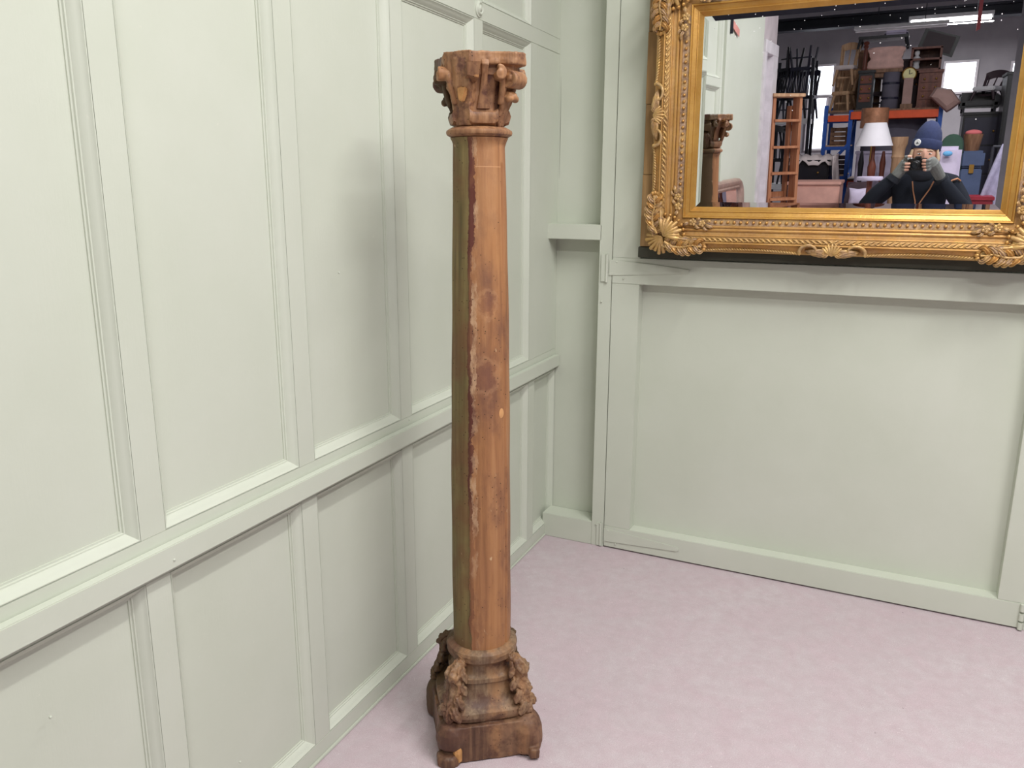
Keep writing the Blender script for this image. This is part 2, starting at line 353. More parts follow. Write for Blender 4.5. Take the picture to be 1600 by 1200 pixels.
# shaft with a groove at the right, an arris on the left and slight entasis
def shaft_r(a, z):
    t = max(0.0, (z-0.30)/(1.62-0.30)); r = 0.0790-0.0165*t**1.25+0.0035*math.sin(PI*t)
    rel = math.degrees(a)+90                      # 0 at local front, + right
    rel = (rel+180) % 360-180
    if abs(rel-46) < 3.0 and z < 1.565: r -= 0.0042
    if -33 < rel < -27: r += 0.0010
    if rel < -33 and rel > -80: r -= 0.0008
    r += 0.0006*math.sin(7*z+3*a)+0.0005*math.sin(23*z+5*a)
    return r
zs = [0.288+(1.606-0.288)*i/150 for i in range(151)]
rings = [ring(0, z, 128, 0, lambda a, z=z: shaft_r(a, z)) for z in zs]
for r, z in ((0.0640, 1.614), (0.0665, 1.621), (0.0700, 1.627)): rings.append(ring(r, z, 128))
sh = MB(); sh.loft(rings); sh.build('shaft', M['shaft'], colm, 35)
m = MB(); prof = [(0.066, 1.627), (0.0740, 1.6315), (0.0785, 1.6345), (0.0798, 1.639), (0.0788, 1.6435), (0.0745, 1.6465), (0.066, 1.651), (0.05, 1.652)]
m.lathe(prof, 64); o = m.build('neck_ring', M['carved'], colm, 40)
pa = math.radians(-90+35); MB().lathe([(0.0085, 0), (0.0085, 0.004), (0.007, 0.0048)], 20, Matrix.Translation((math.cos(pa)*0.0712, math.sin(pa)*0.0712, 0.955)) @ Matrix.Rotation(pa, 4, 'Z') @ Matrix.Rotation(PI/2, 4, 'Y') @ Matrix.Diagonal((1.5, 1, 1, 1))).build('wood_plug', M['plug'], colm, 40)

# base mouldings: torus, scotia, octagonal fillets, flared foot
def oct_r(r, a, k=0.0):
    # blend circle -> octagon with flats at front
    b = ((a+PI/8) % (PI/4))-PI/8; ro_ = r*math.cos(PI/8)/math.cos(b)*1.03
    return r*(1-k)+ro_*k
def sq_r(r, a, e):
    return r/((abs(math.cos(a))**e+abs(math.sin(a))**e)**(1/e))
prof = [(0.080, 0.300, 2), (0.088, 0.296, 2), (0.096, 0.291, 2), (0.0985, 0.284, 2), (0.097, 0.277, 2), (0.0965, 0.2695, 2.1), (0.092, 0.2665, 2.1), (0.084, 0.258, 2.3), (0.079, 0.245, 2.5), (0.080, 0.232, 2.7), (0.086, 0.2225, 3), (0.0915, 0.2205, 3), (0.0915, 0.209, 3), (0.086, 0.2065, 3), (0.085, 0.190, 3.2), (0.089, 0.172, 3.5), (0.098, 0.156, 3.8), (0.112, 0.145, 4), (0.124, 0.139, 4.2), (0.126, 0.128, 4.2), (0.121, 0.114, 4.2), (0.10, 0.108, 4)]
m = MB(); m.loft([ring(0, z, 96, 0, lambda a, r=r, k=k: sq_r(r, a, k)*(1+0.006*math.sin(5*a+z*90))) for r, z, k in prof])
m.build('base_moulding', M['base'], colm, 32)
# plinth: block with rounded corner lobes, front face flat, one corner broken to a stub
m = MB()
m.box(-0.082, 0.086, -0.132, 0.128, 0.002, 0.108); m.box(-0.132, 0.132, -0.082, 0.082, 0.002, 0.108)
for sx_, sy_ in ((1, -1), (1, 1), (-1, 1)):
    m.lathe([(0.034, 0.004), (0.044, 0.012), (0.047, 0.045), (0.046, 0.075), (0.038, 0.100), (0.026, 0.115), (0.008, 0.120)], 20, Matrix.Translation((sx_*0.103, sy_*0.103, 0)))
m.lathe([(0.022, 0.034), (0.040, 0.045), (0.044, 0.07), (0.042, 0.09), (0.033, 0.108), (0.012, 0.116)], 20, Matrix.Translation((-0.100, -0.100, 0)))
m.lathe([(0.032, 0.0), (0.034, 0.012), (0.033, 0.026), (0.026, 0.033)], 9, Matrix.Translation((-0.112, -0.118, 0)))
m.lathe([(0.118, 0.10), (0.118, 0.112), (0.09, 0.116)], 32)
m.box(0.118, 0.146, -0.150, -0.110, 0.006, 0.036, Matrix.Rotation(-0.1, 4, 'Z'))
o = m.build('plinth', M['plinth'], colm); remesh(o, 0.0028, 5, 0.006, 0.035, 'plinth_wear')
MB().tube([(-0.088, -0.128, 0.058), (-0.090, -0.130, 0.04), (-0.087, -0.1335, 0.012)], [0.008, 0.013, 0.009], 8).build('bare_split', M['freshwood'], colm, 40)

# acanthus leaf: grid swept on a path with lobed edge and ribs
def leaf(mb, path, width, up, lobes=4, depth=0.25, thick=0.15, nu=26, nv=10, tipcurl=0.0):
    P = [Vector(p) for p in path]; n = len(P)
    def at(t):
        t = max(0.0, min(0.9999, t))*(n-1); i = int(t); f = t-i
        p0, p1, p2, p3 = P[max(i-1, 0)], P[i], P[i+1], P[min(i+2, n-1)]
        return 0.5*((2*p1)+(p2-p0)*f+(2*p0-5*p1+4*p2-p3)*f*f+(3*p1-p0-3*p2+p3)*f**3)
    up = Vector(up); front, back = [], []
    for i in range(nu+1):
        t = i/nu; p = at(t); d = (at(min(t+0.03, 1))-at(max(t-0.03, 0))).normalized()
        s_ = d.cross(up).normalized(); nn = s_.cross(d).normalized()
        lob = 0.62+0.38*abs(math.sin(PI*lobes*(t*0.92+0.04)))
        env = max(0.0, math.sin(PI*min(1, t*0.86+0.10)))**0.7
        hw = max(width*0.5*env*lob, width*0.02)
        rf, rb = [], []
        for j in range(nv+1):
            v = -1+2*j/nv
            h = width*depth*((1-v*v)*0.5+0.30*math.cos(v*PI*2.5)*(1-t*0.4)+0.16*math.cos(PI*2*lobes*(t*0.92+0.04))*abs(v))
            q = p+s_*(hw*v)-d*(abs(v)*width*0.18)*(1-t)+nn*h
            rf.append(q); rb.append(p+s_*(hw*v*0.9)-nn*width*thick)
        front.append(rf); back.append(rb)
    rings_ = [f+list(reversed(b)) for f, b in zip(front, back)]
    mb.loft(rings_); return mb
def scroll(mb, c, ax_u, ax_v, ax_w, r0, turns, r_band, width, r1=0.12, start=0.0):
    # spiral band of rectangular section in plane (u,v), extruded along w
    c, u, v, w_ = Vector(c), Vector(ax_u), Vector(ax_v), Vector(ax_w); n = int(20*turns); R = []
    for i in range(n+1):
        t = i/n; a = start+2*PI*turns*t; r = r0*((1-t)+r1*t); d = u*math.cos(a)+v*math.sin(a); b = r_band*(1-0.45*t); wd = width*(0.5+0.12*t)
        R.append([c+d*r-w_*wd, c+d*r+w_*wd, c+d*(r-b)+w_*wd*0.94, c+d*(r-b)-w_*wd*0.94])
    mb.loft(R); mb.tube([c-w_*width*0.42, c+w_*width*0.42], r0*0.45, 12); mb.tube([c-w_*width*0.60, c+w_*width*0.60], r0*0.2, 10); return mb
# corner foliage on the base
for k, az in enumerate((-45, 45, 135, -135)):
    a = math.radians(az); d = Vector((math.cos(a), math.sin(a), 0)); sd = Vector((-d.y, d.x, 0))
    pr = [(0.080, 0.266), (0.112, 0.266), (0.140, 0.246), (0.132, 0.222), (0.140, 0.190), (0.150, 0.160), (0.158, 0.132), (0.152, 0.112)]
    m = MB(); leaf(m, [d*r+Vector((0, 0, z)) for r, z in pr], 0.054, d, 5, 0.30, 0.30, 44, 14)
    m.tube([d*0.085+Vector((0, 0, 0.262)), d*0.125+Vector((0, 0, 0.262)), d*0.142+sd*0.004+Vector((0, 0, 0.246)), d*0.128+Vector((0, 0, 0.234))], [0.014, 0.013, 0.010, 0.007], 8)
    o = m.build('corner_leaf', M['base'], colm, 50); remesh(o, 0.0024, 1, 0.010, 0.012, 'leaf_wear%d' % k)
    for side in (-1, 1):
        off = sd*side
        for j, (r, w_, z) in enumerate(((0.108, 0.022, 0.246), (0.116, 0.026, 0.212), (0.130, 0.027, 0.178), (0.144, 0.026, 0.148))):
            m = MB(); zv = Vector((0, 0, z))
            leaf(m, [d*(r-0.006)+off*(w_-0.026)+zv+Vector((0, 0, 0.012)), d*(r+0.010)+off*(w_-0.010)+zv+Vector((0, 0, 0.008)), d*(r+0.012)+off*w_+zv-Vector((0, 0, 0.006)), d*(r+0.004)+off*(w_+0.008)+zv-Vector((0, 0, 0.022))], 0.034, d+off*0.7, 2, 0.34, 0.25, 18, 8)
            o = m.build('leaf_lobe', M['base'], colm, 50); remesh(o, 0.0024, 1, 0.006, 0.010, 'lobe%d%d%d' % (k, side, j))

# capital: flared bell, abacus, corner volutes (front left corner broken away), inner helices
m = MB()
bell = [(0.058, 1.650), (0.0625, 1.658), (0.064, 1.672), (0.060, 1.684), (0.060, 1.700), (0.063, 1.730), (0.070, 1.755), (0.080, 1.775)]
m.loft([ring(0, z, 64, 0, lambda a, r=r: oct_r(r, a, 0.75)) for r, z in bell])
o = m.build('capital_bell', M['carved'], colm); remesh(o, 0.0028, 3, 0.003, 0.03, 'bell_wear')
for k, az in enumerate((-90, 0, 90, 180)):
    a = math.radians(az); mt = Matrix.Rotation(a, 4, 'Z')
    MB().loft([[mt @ Vector((0.056+q[0], y, z+q[1])) for q in ((0, -0.016), (0.011, -0.012), (0.015, 0.0), (0.011, 0.012), (0, 0.016))] for y, z in ((-0.034, 1.676), (-0.026, 1.670), (0.026, 1.670), (0.034, 1.676))]).build('bell_roll', M['carved'], colm, 50)
m = MB(); pts = []
for k in range(4):
    a0 = -135+90*k; cut = 0.094 if k == 0 else 0.122
    for da, r in ((-9 if k else -19, cut), (9 if k else 19, cut), (26, 0.094), (45, 0.0865), (64, 0.094)):
        pts.append((r*math.cos(math.radians(a0+da)), r*math.sin(math.radians(a0+da))))
m.prism(pts, 1.784, 1.812, 'xy'); m.prism([(x*0.86, y*0.86) for x, y in pts], 1.762, 1.790, 'xy')
o = m.build('abacus', M['carved'], colm); remesh(o, 0.0026, 1, 0.005, 0.018, 'abacus_wear')
m = MB(); a = math.radians(-135); d = Vector((math.cos(a), math.sin(a), 0)); mt = Matrix.Rotation(a, 4, 'Z')
m.loft([[mt @ Vector((x, y, z)) for x, y in ((0.02, -hw), (rr, -hw), (rr+0.004, 0), (rr, hw), (0.02, hw))] for rr, hw, z in ((0.064, 0.022, 1.652), (0.070, 0.024, 1.69), (0.078, 0.030, 1.725), (0.085, 0.035, 1.738), (0.089, 0.038, 1.813))])
o = m.build('broken_corner', M['carved'], colm); remesh(o, 0.0026, 1, 0.006, 0.014, 'break_wear')
MB().prism([(-0.008, 1.706), (0.002, 1.703), (0.008, 1.716), (0.014, 1.734), (-0.002, 1.737), (-0.012, 1.735), (-0.011, 1.72)], -0.092, -0.08, 'xz', Matrix.Rotation(math.radians(-135+90), 4, 'Z') @ Matrix.Translation((0.012, 0.004, 0))).build('fresh_chip', M['freshwood'], colm, 30, 0.002)
for az in (-45, 45, 135):
    a = math.radians(az); d = Vector((math.cos(a), math.sin(a), 0)); sd = Vector((-d.y, d.x, 0)); z = Vector((0, 0, 1))
    m = MB(); scroll(m, d*0.102+z*1.757, d, z, sd, 0.030, 1.7, 0.011, 0.046, 0.15, PI*0.55)
    m.tube([d*0.062+z*1.700, d*0.074+z*1.738, d*0.090+z*1.782], [0.012, 0.014, 0.011], 8)
    o = m.build('corner_volute', M['carved'], colm, 50); remesh(o, 0.0026, 2, 0.003, 0.02, 'vol%d' % az)
    m = MB(); leaf(m, [d*0.062+z*1.655, d*0.072+z*1.685, d*0.082+z*1.712, d*0.096+z*1.724, d*0.100+z*1.712], 0.046, d, 3, 0.18, 0.22, 20, 8)
    m.ball(d*0.097+z*1.716, 0.011, 10, 8); m.ball(d*0.095+sd*0.012+z*1.712, 0.009, 10, 8); m.ball(d*0.095-sd*0.012+z*1.712, 0.009, 10, 8)
    o = m.build('corner_leaf', M['carved'], colm, 50); remesh(o, 0.0026, 2, 0.003, 0.02, 'cleaf%d' % az)
for az in (-90, 0, 90, 180):
    mt = Matrix.Rotation(math.radians(az), 4, 'Z')
    for side in (-1, 1):
        if az == -90 and side == -1:
            m = MB(); m.loft([[mt @ Vector(p) for p in r] for r in ([(0.05, -0.043*-side*-1 if False else side*0.020, 1.742), (0.05, side*0.048, 1.748), (0.05, side*0.048, 1.772), (0.05, side*0.020, 1.776)], [(0.103, side*0.018, 1.752), (0.100, side*0.044, 1.757), (0.106, side*0.046, 1.785), (0.113, side*0.014, 1.786)])])
            o = m.build('inner_helix_stub', M['carved'], colm, 30, 0.001)
        else:
            m = MB(); c = mt @ Vector((0.084, side*0.032, 1.764)); scroll(m, c, mt @ Vector((0, -side, 0)), Vector((0, 0, 1)), mt @ Vector((1, 0, 0)), 0.0200, 1.2, 0.012, 0.036, 0.3, PI*0.4)
            m.tube([mt @ Vector((0.062, side*0.040, 1.70)), mt @ Vector((0.072, side*0.044, 1.735)), mt @ Vector((0.080, side*0.044, 1.765))], [0.008, 0.009, 0.008], 8)
            o = m.build('inner_helix', M['carved'], colm, 50); remesh(o, 0.0026, 1, 0.004, 0.02, 'hel%d%d' % (az, side))
    MB().loft([[mt @ Vector((r, y, z)) for r, y in ((0.05, -hw), (rr, -hw*0.7), (rr+0.003, 0), (rr, hw*0.7), (0.05, hw))] for rr, hw, z in ((0.061, 0.020, 1.69), (0.066, 0.012, 1.73), (0.080, 0.009, 1.765), (0.092, 0.011, 1.783), (0.086, 0.013, 1.795))]).build('centre_rib', M['carved'], colm, 40, 0.0008)

# ------------------------------------------------------------------ gilt mirror
MN = Vector((0.0062, -0.99958, -0.0288)).normalized()      # glass normal: hangs with its top tipped forward a little
MC = Vector((1.107, -0.085, 1.776)); GW, GH = 0.980, 0.654
_mx = Vector((0, 0, 1)).cross(-MN).normalized() * -1
_mx = Vector((-MN.y, MN.x, 0)).normalized(); _mz = _mx.cross(-MN).normalized()
mir = empty('gilt_wall_mirror', MC, 0, 'large wall mirror in an ornate gilt frame of leaves, flowers and shells', 'mirror')
mir.matrix_world = Matrix(((_mx.x, -MN.x, _mz.x, MC.x), (_mx.y, -MN.y, _mz.y, MC.y), (_mx.z, -MN.z, _mz.z, MC.z), (0, 0, 0, 1)))
hw, hh, bv = GW/2, GH/2, 0.021
m = MB(); q = ((-1, -1), (1, -1), (1, 1), (-1, 1))
m.add([(sx*(hw-bv), -0.0030, sz*(hh-bv)) for sx, sz in q]+[(sx*hw, -0.0012, sz*hh) for sx, sz in q]+[(sx*(hw+0.004), 0.003, sz*(hh+0.004)) for sx, sz in q],
      [(0, 1, 2, 3)]+[(i, i+4, (i+1) % 4+4, (i+1) % 4) for i in range(4)]+[(i+4, i+8, (i+1) % 4+8, (i+1) % 4+4) for i in range(4)]+[(11, 10, 9, 8)])
m.build('mirror_glass', M['glass'], mir)
PROF = [(-0.004, 0.002), (0.0, 0.005), (0.010, 0.0165), (0.0130, 0.0175), (0.0145, 0.0150), (0.028, 0.0235), (0.0300, 0.0300), (0.0345, 0.0310), (0.0365, 0.0260),
        (0.0370, 0.0235), (0.0610, 0.0265), (0.0620, 0.0330), (0.0660, 0.0365), (0.0700, 0.0350), (0.0715, 0.0320), (0.0725, 0.0370), (0.0770, 0.0405), (0.0815, 0.0390), (0.0830, 0.0350), (0.0940, 0.0370),
        (0.0955, 0.0420), (0.0985, 0.0430), (0.1000, 0.0395), (0.1180, 0.0450), (0.1195, 0.0500), (0.1235, 0.0510), (0.1255, 0.0480), (0.1275, 0.0415), (0.1360, 0.0330), (0.1450, 0.0300), (0.1520, 0.0310), (0.1560, 0.0260), (0.1580, 0.0160), (0.1600, -0.0300), (0.10, -0.0300)]
SLIP_N = 9; BED = (9, 10); RIP = (22, 23)
def side_frame(k):
    # k: 0 bottom, 1 right, 2 top, 3 left ; returns function (t along [-1..1], d outward, h toward viewer) -> local vec, plus half lengths
    def f(u, d, h):
        if k == 0: return Vector((u, -h, -(hh+d)))
        if k == 1: return Vector((hw+d, -h, u))
        if k == 2: return Vector((-u, -h, hh+d))
        return Vector((-(hw+d), -h, -u))
    return f, (hw if k in (0, 2) else hh)
MIRROR_PARTS = []
for k in range(4):
    f, L = side_frame(k)
    def strip(i0, i1, name, mat, par):
        mb = MB(); mb.add([f(-(L+d), d, h) for d, h in PROF[i0:i1]]+[f(L+d, d, h) for d, h in PROF[i0:i1]], [(j, j+1, j+1+(i1-i0), j+(i1-i0)) for j in range(i1-i0-1)])
        return mb.build(name, mat, par, 30)
    rail = strip(SLIP_N, len(PROF), 'frame_rail', M['gold'], mir)
    strip(0, SLIP_N+1, 'sight_edge', M['giltslip'], rail)
    # beads on a stippled bed
    bl = L-0.085; nb = int(round(2*bl/0.0225)); mb = MB()
    for i in range(nb+1): mb.ball(f(-bl+2*bl*i/nb, 0.049, 0.028), 0.0056, 8, 6)
    mb.build('beading', M['gold'], rail, 60)
    mb = MB(); mb.add([f(-L, 0.0372, 0.0245), f(L, 0.0372, 0.0245), f(L+0.0, 0.0608, 0.0272), f(-L, 0.0608, 0.0272)], [(0, 1, 2, 3)]); mb.build('bead_bed', M['giltwash'], rail)
    # carved ripple of little overlapping leaves
    mb = MB(); nr = int(round(2*L/0.019))
    for i in range(nr):
        u0 = -L+2*L*(i+0.5)/nr; sg = 1 if u0 < 0 else -1
        mb.tube([f(u0-sg*0.012, 0.102, 0.040), f(u0-sg*0.002, 0.105, 0.0455), f(u0+sg*0.008, 0.111, 0.0480), f(u0+sg*0.013, 0.117, 0.047)], [0.0012, 0.0026, 0.0030, 0.0014], 6)
        mb.tube([f(u0-sg*0.010, 0.115, 0.043), f(u0, 0.1155, 0.0475), f(u0+sg*0.006, 0.1125, 0.047)], [0.0010, 0.0024, 0.0013], 6)
    mb.build('ripple_carving', M['giltwash'], rail, 60)
    # rope edging, bowed inwards between corner and cartouche
    for sg in (-1, 1):
        a0, a1 = 0.105, L-0.015; mb = MB()
        for ph in (0, PI):
            pts = []
            n = 150
            for i in range(n+1):
                t = i/n; u = sg*(a0+(a1-a0)*t); d = 0.1535-0.010*max(0.0, math.sin(PI*t))**0.8; th = ph+t*(a1-a0)/0.0095*PI
                pts.append(f(u, d+0.0026*math.cos(th), 0.0325+0.0026*math.sin(th)))
            mb.tube(pts, 0.0030, 6)
        mb.build('rope_edge', M['giltwash'], rail, 60)
    # centre cartouche: two C-scrolls, ribbed leaves and a small shell
    K = 1.55
    mb = MB()
    for j in range(7):
        a = -1.2+0.4*j; mb.tube([f(0, 0.156, 0.044), f(K*0.012*math.sin(a), 0.146-0.010*math.cos(a), 0.054), f(K*0.021*math.sin(a), 0.138-0.022*math.cos(a), 0.046)], [0.002, 0.0062, 0.004], 7)
    cart = mb.build('cartouche', M['giltwash'], mir, 60)
    for sg in (-1, 1):
        pts = []; rad = []
        for i in range(30):
            t = i/29; a = PI*1.5*t; r = 0.026-0.015*t
            pts.append(f(sg*(K*0.050-0.012*t+r*math.cos(a-0.5)*1.2), 0.140-r*math.sin(a-0.5), 0.044+0.010*math.sin(PI*t))); rad.append(0.0064-0.0026*t)
        car = MB(); car.tube(pts, rad, 8); car.ball(pts[-1], 0.0070, 8, 6); car.build('c_scroll', M['giltwash'], cart, 60)
        for j in range(5):
            a = 0.20+0.32*j; mb = MB()
            leaf(mb, [f(sg*0.008, 0.142, 0.042), f(sg*(0.012+K*0.016*math.sin(a)), 0.142+0.014*math.cos(a)-0.004, 0.054), f(sg*(0.014+K*0.036*math.sin(a)), 0.140+0.018*math.cos(a), 0.048), f(sg*(0.015+K*0.048*math.sin(a)), 0.139+0.022*math.cos(a), 0.034)], 0.015, (0, -1, 0), 1, 0.34, 0.2, 14, 6)
            mb.build('cartouche_leaf', M['giltwash'], cart, 60)
    MIRROR_PARTS.append(rail)
def flower(mb, c, r, tilt=0.0):
    c = Vector(c)
    for j in range(5):
        a = 2*PI*j/5+tilt; d = Vector((math.cos(a), 0, math.sin(a))); 
        mb.ball(c+d*r*0.62+Vector((0, -0.002, 0)), r*0.46, 8, 6, (1, 0.55, 1))
        mb.tube([c+d*r*0.25+Vector((0, -r*0.30, 0)), c+d*r*0.95+Vector((0, -r*0.36, 0))], r*0.09, 5)
    mb.ball(c+Vector((0, -r*0.30, 0)), r*0.28, 8, 6)
# corner ornaments built once in corner coords: x, z inward positive from the sight corner, mirrored to the four corners
for sx, sz in q:
    def g(a, b, h): return Vector((sx*(hw-a), -h, sz*(hh-b)))       # a,b: distance inward (negative = outward)
    mb = MB()
    # fan shell pointing at the glass corner
    for j in range(9):
        t = -0.62*PI/2+0.62*PI*j/8; an = PI/4+t; L_ = 0.068 if j % 2 == 0 else 0.058
        e = lambda r, h: g(-0.098+r*math.cos(an), -0.098+r*math.sin(an), h)
        mb.tube([e(0.0, 0.058), e(L_*0.35, 0.068), e(L_*0.7, 0.066), e(L_, 0.054)], [0.004, 0.0060, 0.0090, 0.0065], 8)
    cor = mb.build('corner_shell', M['giltwash'], mir, 60)
    mb = MB()
    for j in range(9):
        an = PI/4-0.62*PI/2+0.62*PI*j/8; mb.ball(g(-0.098+0.076*math.cos(an), -0.098+0.076*math.sin(an), 0.054), 0.0066, 8, 6)
    mb.build('shell_beads', M['gold'], cor, 60)
    # small fan on the outer corner
    mb = MB()
    for j in range(7):
        an = PI+PI/4-0.85+1.7*j/6; mb.tube([g(-0.104, -0.104, 0.056), g(-0.104+0.030*math.cos(an), -0.104+0.030*math.sin(an), 0.050), g(-0.104+(0.060+0.006*(j % 2))*math.cos(an), -0.104+(0.060+0.006*(j % 2))*math.sin(an), 0.034)], [0.004, 0.0068, 0.0072], 7)
    mb.build('outer_fan', M['giltwash'], cor, 60)
    for sw in (0, 1):
        def gg(a, b, h): return g(a, b, h) if sw == 0 else g(b, a, h)    # a runs along the rail away from the corner, b across
        # rolled collar where the leaf starts
        mb = MB(); pts = []
        for i in range(15):
            t = i/14; an = -0.3+PI*1.35*t; pts.append(gg(-0.088+0.022*math.sin(an), -0.112+0.020*math.cos(an)-0.010*t, 0.060-0.006*t))
        mb.tube(pts, [0.0065-0.002*i/14 for i in range(15)], 8); mb.build('collar_scroll', M['giltwash'], cor, 60)
        # long acanthus leaf along the rail
        stem = [(-0.092, -0.122), (-0.060, -0.140), (-0.025, -0.140), (0.010, -0.131), (0.045, -0.138)]
        mb = MB(); leaf(mb, [gg(x_, y_, 0.052) for x_, y_ in stem], 0.058, (0, -1, 0), 6, 0.16, 0.40, 44, 12); mb.tube([gg(x_, y_, 0.062) for x_, y_ in stem], [0.006, 0.006, 0.005, 0.004, 0.003], 7)
        mb.build('acanthus_leaf', M['giltwash'], cor, 60)
        for i in range(6):
            t = i/6; x_ = -0.086+0.125*t; k_ = min(3, int(t*4)); ff = t*4-k_; y_ = stem[k_][1]*(1-ff)+stem[k_+1][1]*ff
            for sd_ in (-1, 1):
                r_ = (0.027 if sd_ < 0 else 0.027)*(1-0.2*t); mb = MB()
                leaf(mb, [gg(x_, y_, 0.057), gg(x_+0.010, y_+sd_*r_*0.55, 0.066), gg(x_+0.022, y_+sd_*r_*0.95, 0.060), gg(x_+0.031, y_+sd_*r_*0.80, 0.048)], 0.0225, (0, -1, 0), 2, 0.36, 0.3, 14, 8)
                mb.build('leaflet', M['giltwash'] if (i+sd_) % 3 else M['gold'], cor, 60)
        mb = MB(); leaf(mb, [gg(-0.080, -0.104, 0.052), gg(-0.045, -0.108, 0.062), gg(-0.010, -0.112, 0.060), gg(0.026, -0.114, 0.050)], 0.026, (0, -1, 0), 4, 0.30, 0.35, 30, 8)
        mb.build('acanthus_leaf', M['giltwash'], cor, 60)
        for i, (a_, b_) in enumerate(((0.050, -0.128), (0.053, -0.138), (0.050, -0.148))):
            mb = MB(); mb.ball(gg(a_, b_, 0.044), 0.0075, 10, 7, (1.25, 0.8, 1) if sw == 0 else (1, 0.8, 1.25)); mb.build('leaf_bud', M['gold'], cor, 60)
        # flower spray over the bead row
        for (a_, b_, r_) in ((0.006, -0.050, 0.0135), (0.040, -0.054, 0.0125)):
            mb = MB(); flower(mb, gg(a_, b_, 0.042), r_, a_*30); mb.build('flower', M['giltwash'], cor, 60)
        for pth, wd in (([(-0.030, -0.062, .040), (-0.020, -0.056, .048), (-0.008, -0.052, .044)], .016), ([(0.018, -0.045, .040), (0.026, -0.038, .046), (0.033, -0.040, .040)], .012), ([(0.014, -0.060, .040), (0.022, -0.068, .046), (0.032, -0.070, .040)], .013), ([(0.050, -0.058, .040), (0.066, -0.064, .047), (0.080, -0.066, .040)], .014), ([(0.052, -0.048, .040), (0.064, -0.044, .047), (0.072, -0.052, .041)], .012), ([(0.046, -0.066, .040), (0.052, -0.074, .046), (0.062, -0.078, .040)], .011)):
            mb = MB(); leaf(mb, [gg(*p) for p in pth], wd, (0, -1, 0), 2, 0.3, 0.3, 12, 6); mb.build('spray_leaf', M['giltwash'], cor, 60)
# backing board beside and behind the frame, and the dark batten it stands on
bb = empty('backing_board', (0.44, -0.04, 1.30), 0, 'stained wooden board standing behind the left side of the gilt mirror', 'board')
for i, (z0, z1) in enumerate(((0.002, 0.268), (0.2695, 0.520), (0.5215, 0.772), (0.7735, 1.0))):
    MB().box(-0.030+0.002*(i % 2), 0.15, -0.022, 0.030, z0, z1).build('plank', M['rawboard'], bb, 30, 0.0012)
bt = MB().box(0.402, 1.86, -0.058, -0.002, 1.258, 1.2995).build('support_batten', M['darkbatten'], None, 30, 0.002)
tag(bt, 'long dark batten fixed along the door under the gilt mirror', 'batten')
MB().prism([(0.0030, 1.56), (0.0044, 1.75), (0.0036, 1.96), (0.0028, 1.75)], 0.0964, 0.0972, 'xz').build('paint_crack', M['darkbatten'], wb)

# ------------------------------------------------------------------ the hall behind the photographer, seen in the mirror
_mo = MC+MN*0.003; VC = CAM-2*((CAM-_mo).dot(MN))*MN
def mdir(px, py):
    r = RIGHT*((px-800)/FPX)+UP*(-(py-600)/FPX)+FWD
    return r-2*r.dot(MN)*MN
def mp(px, py, Y):
    r = mdir(px, py); return VC+r*((Y-VC.y)/r.y)
def mbox(px0, py0, px1, py1, Y):
    a, b = mp(px0, py0, Y), mp(px1, py1, Y); c, d = mp(px0, py1, Y), mp(px1, py0, Y)
    return (a.x+c.x)/2, (b.x+d.x)/2, (b.z+c.z)/2, (a.z+d.z)/2
NLW = Vector((math.cos(WA), math.sin(WA), 0))
def ml(px, py, off=0.0):
    r = mdir(px, py); P = VC+r*((off-NLW.dot(VC))/NLW.dot(r)); return -P.y/math.cos(WA), P.z
M['tube'] = glow('lit_tube', (1.0, 0.985, 0.95, 1), 9.0); M['whitemetal'] = plain('white_enamel', srgb(222, 222, 224), 0.4)
M['block'] = plain('grey_blockwork_paint', srgb(160, 156, 162), 0.8, 0, 0.10, 3, 0.3)
M['darksteel'] = plain('dark_steel', srgb(34, 34, 44), 0.6); M['roof'] = plain('dark_roof_lining', srgb(70, 70, 82), 0.8)
M['daylight'] = glow('bright_daylight', (0.88, 0.94, 1.0, 1), 3.2)
M['whitepaint'] = plain('white_gloss_paint', srgb(214, 208, 214), 0.45); M['mauvewall'] = plain('pale_mauve_plaster', srgb(196, 184, 188), 0.8)
M['blue'] = plain('blue_rack_steel', srgb(36, 86, 176), 0.45); M['orange'] = plain('orange_beam_steel', srgb(226, 84, 38), 0.45)
M['pine'] = wood_mat('ladder_pine', srgb(150, 96, 68), srgb(186, 130, 96), 0.55)
M['mahog'] = wood_mat('red_mahogany', srgb(84, 42, 34), srgb(124, 68, 54), 0.4); M['brown'] = wood_mat('mid_brown_oak', srgb(104, 72, 54), srgb(150, 112, 86), 0.5)
M['tan'] = wood_mat('pale_stripped_pine', srgb(170, 130, 100), srgb(206, 168, 134), 0.6); M['ebony'] = plain('black_lacquer', srgb(26, 24, 32), 0.35)
M['darkblue'] = plain('dark_indigo_lacquer', srgb(40, 38, 58), 0.4); M['salmon'] = plain('salmon_paint', srgb(206, 158, 146), 0.55)
M['cloth'] = plain('off_white_dust_sheet', srgb(214, 200, 200), 0.9); M['lavsheet'] = plain('lavender_grey_blanket', srgb(150, 146, 172), 0.95, 0, 0.15, 30, 0.5)
M['pinkpack'] = plain('pink_wrapped_padding', srgb(222, 178, 170), 0.7, 0, 0.15, 14, 0.5); M['greyroll'] = plain('slate_grey_felt', srgb(98, 94, 108), 0.9)
M['brass'] = plain('aged_brass', srgb(168, 128, 66), 0.35, 0.7); M['dial'] = plain('cream_dial', srgb(226, 216, 160), 0.5)
M['shade'] = plain('white_lampshade_fabric', srgb(246, 242, 250), 0.8, 0, 0.03); M['green'] = plain('bottle_green_velvet', srgb(58, 84, 72), 0.9)
M['lilac'] = plain('pale_lilac_fabric', srgb(190, 180, 204), 0.9); M['skyblue'] = plain('sky_blue_fabric', srgb(96, 158, 204), 0.8)
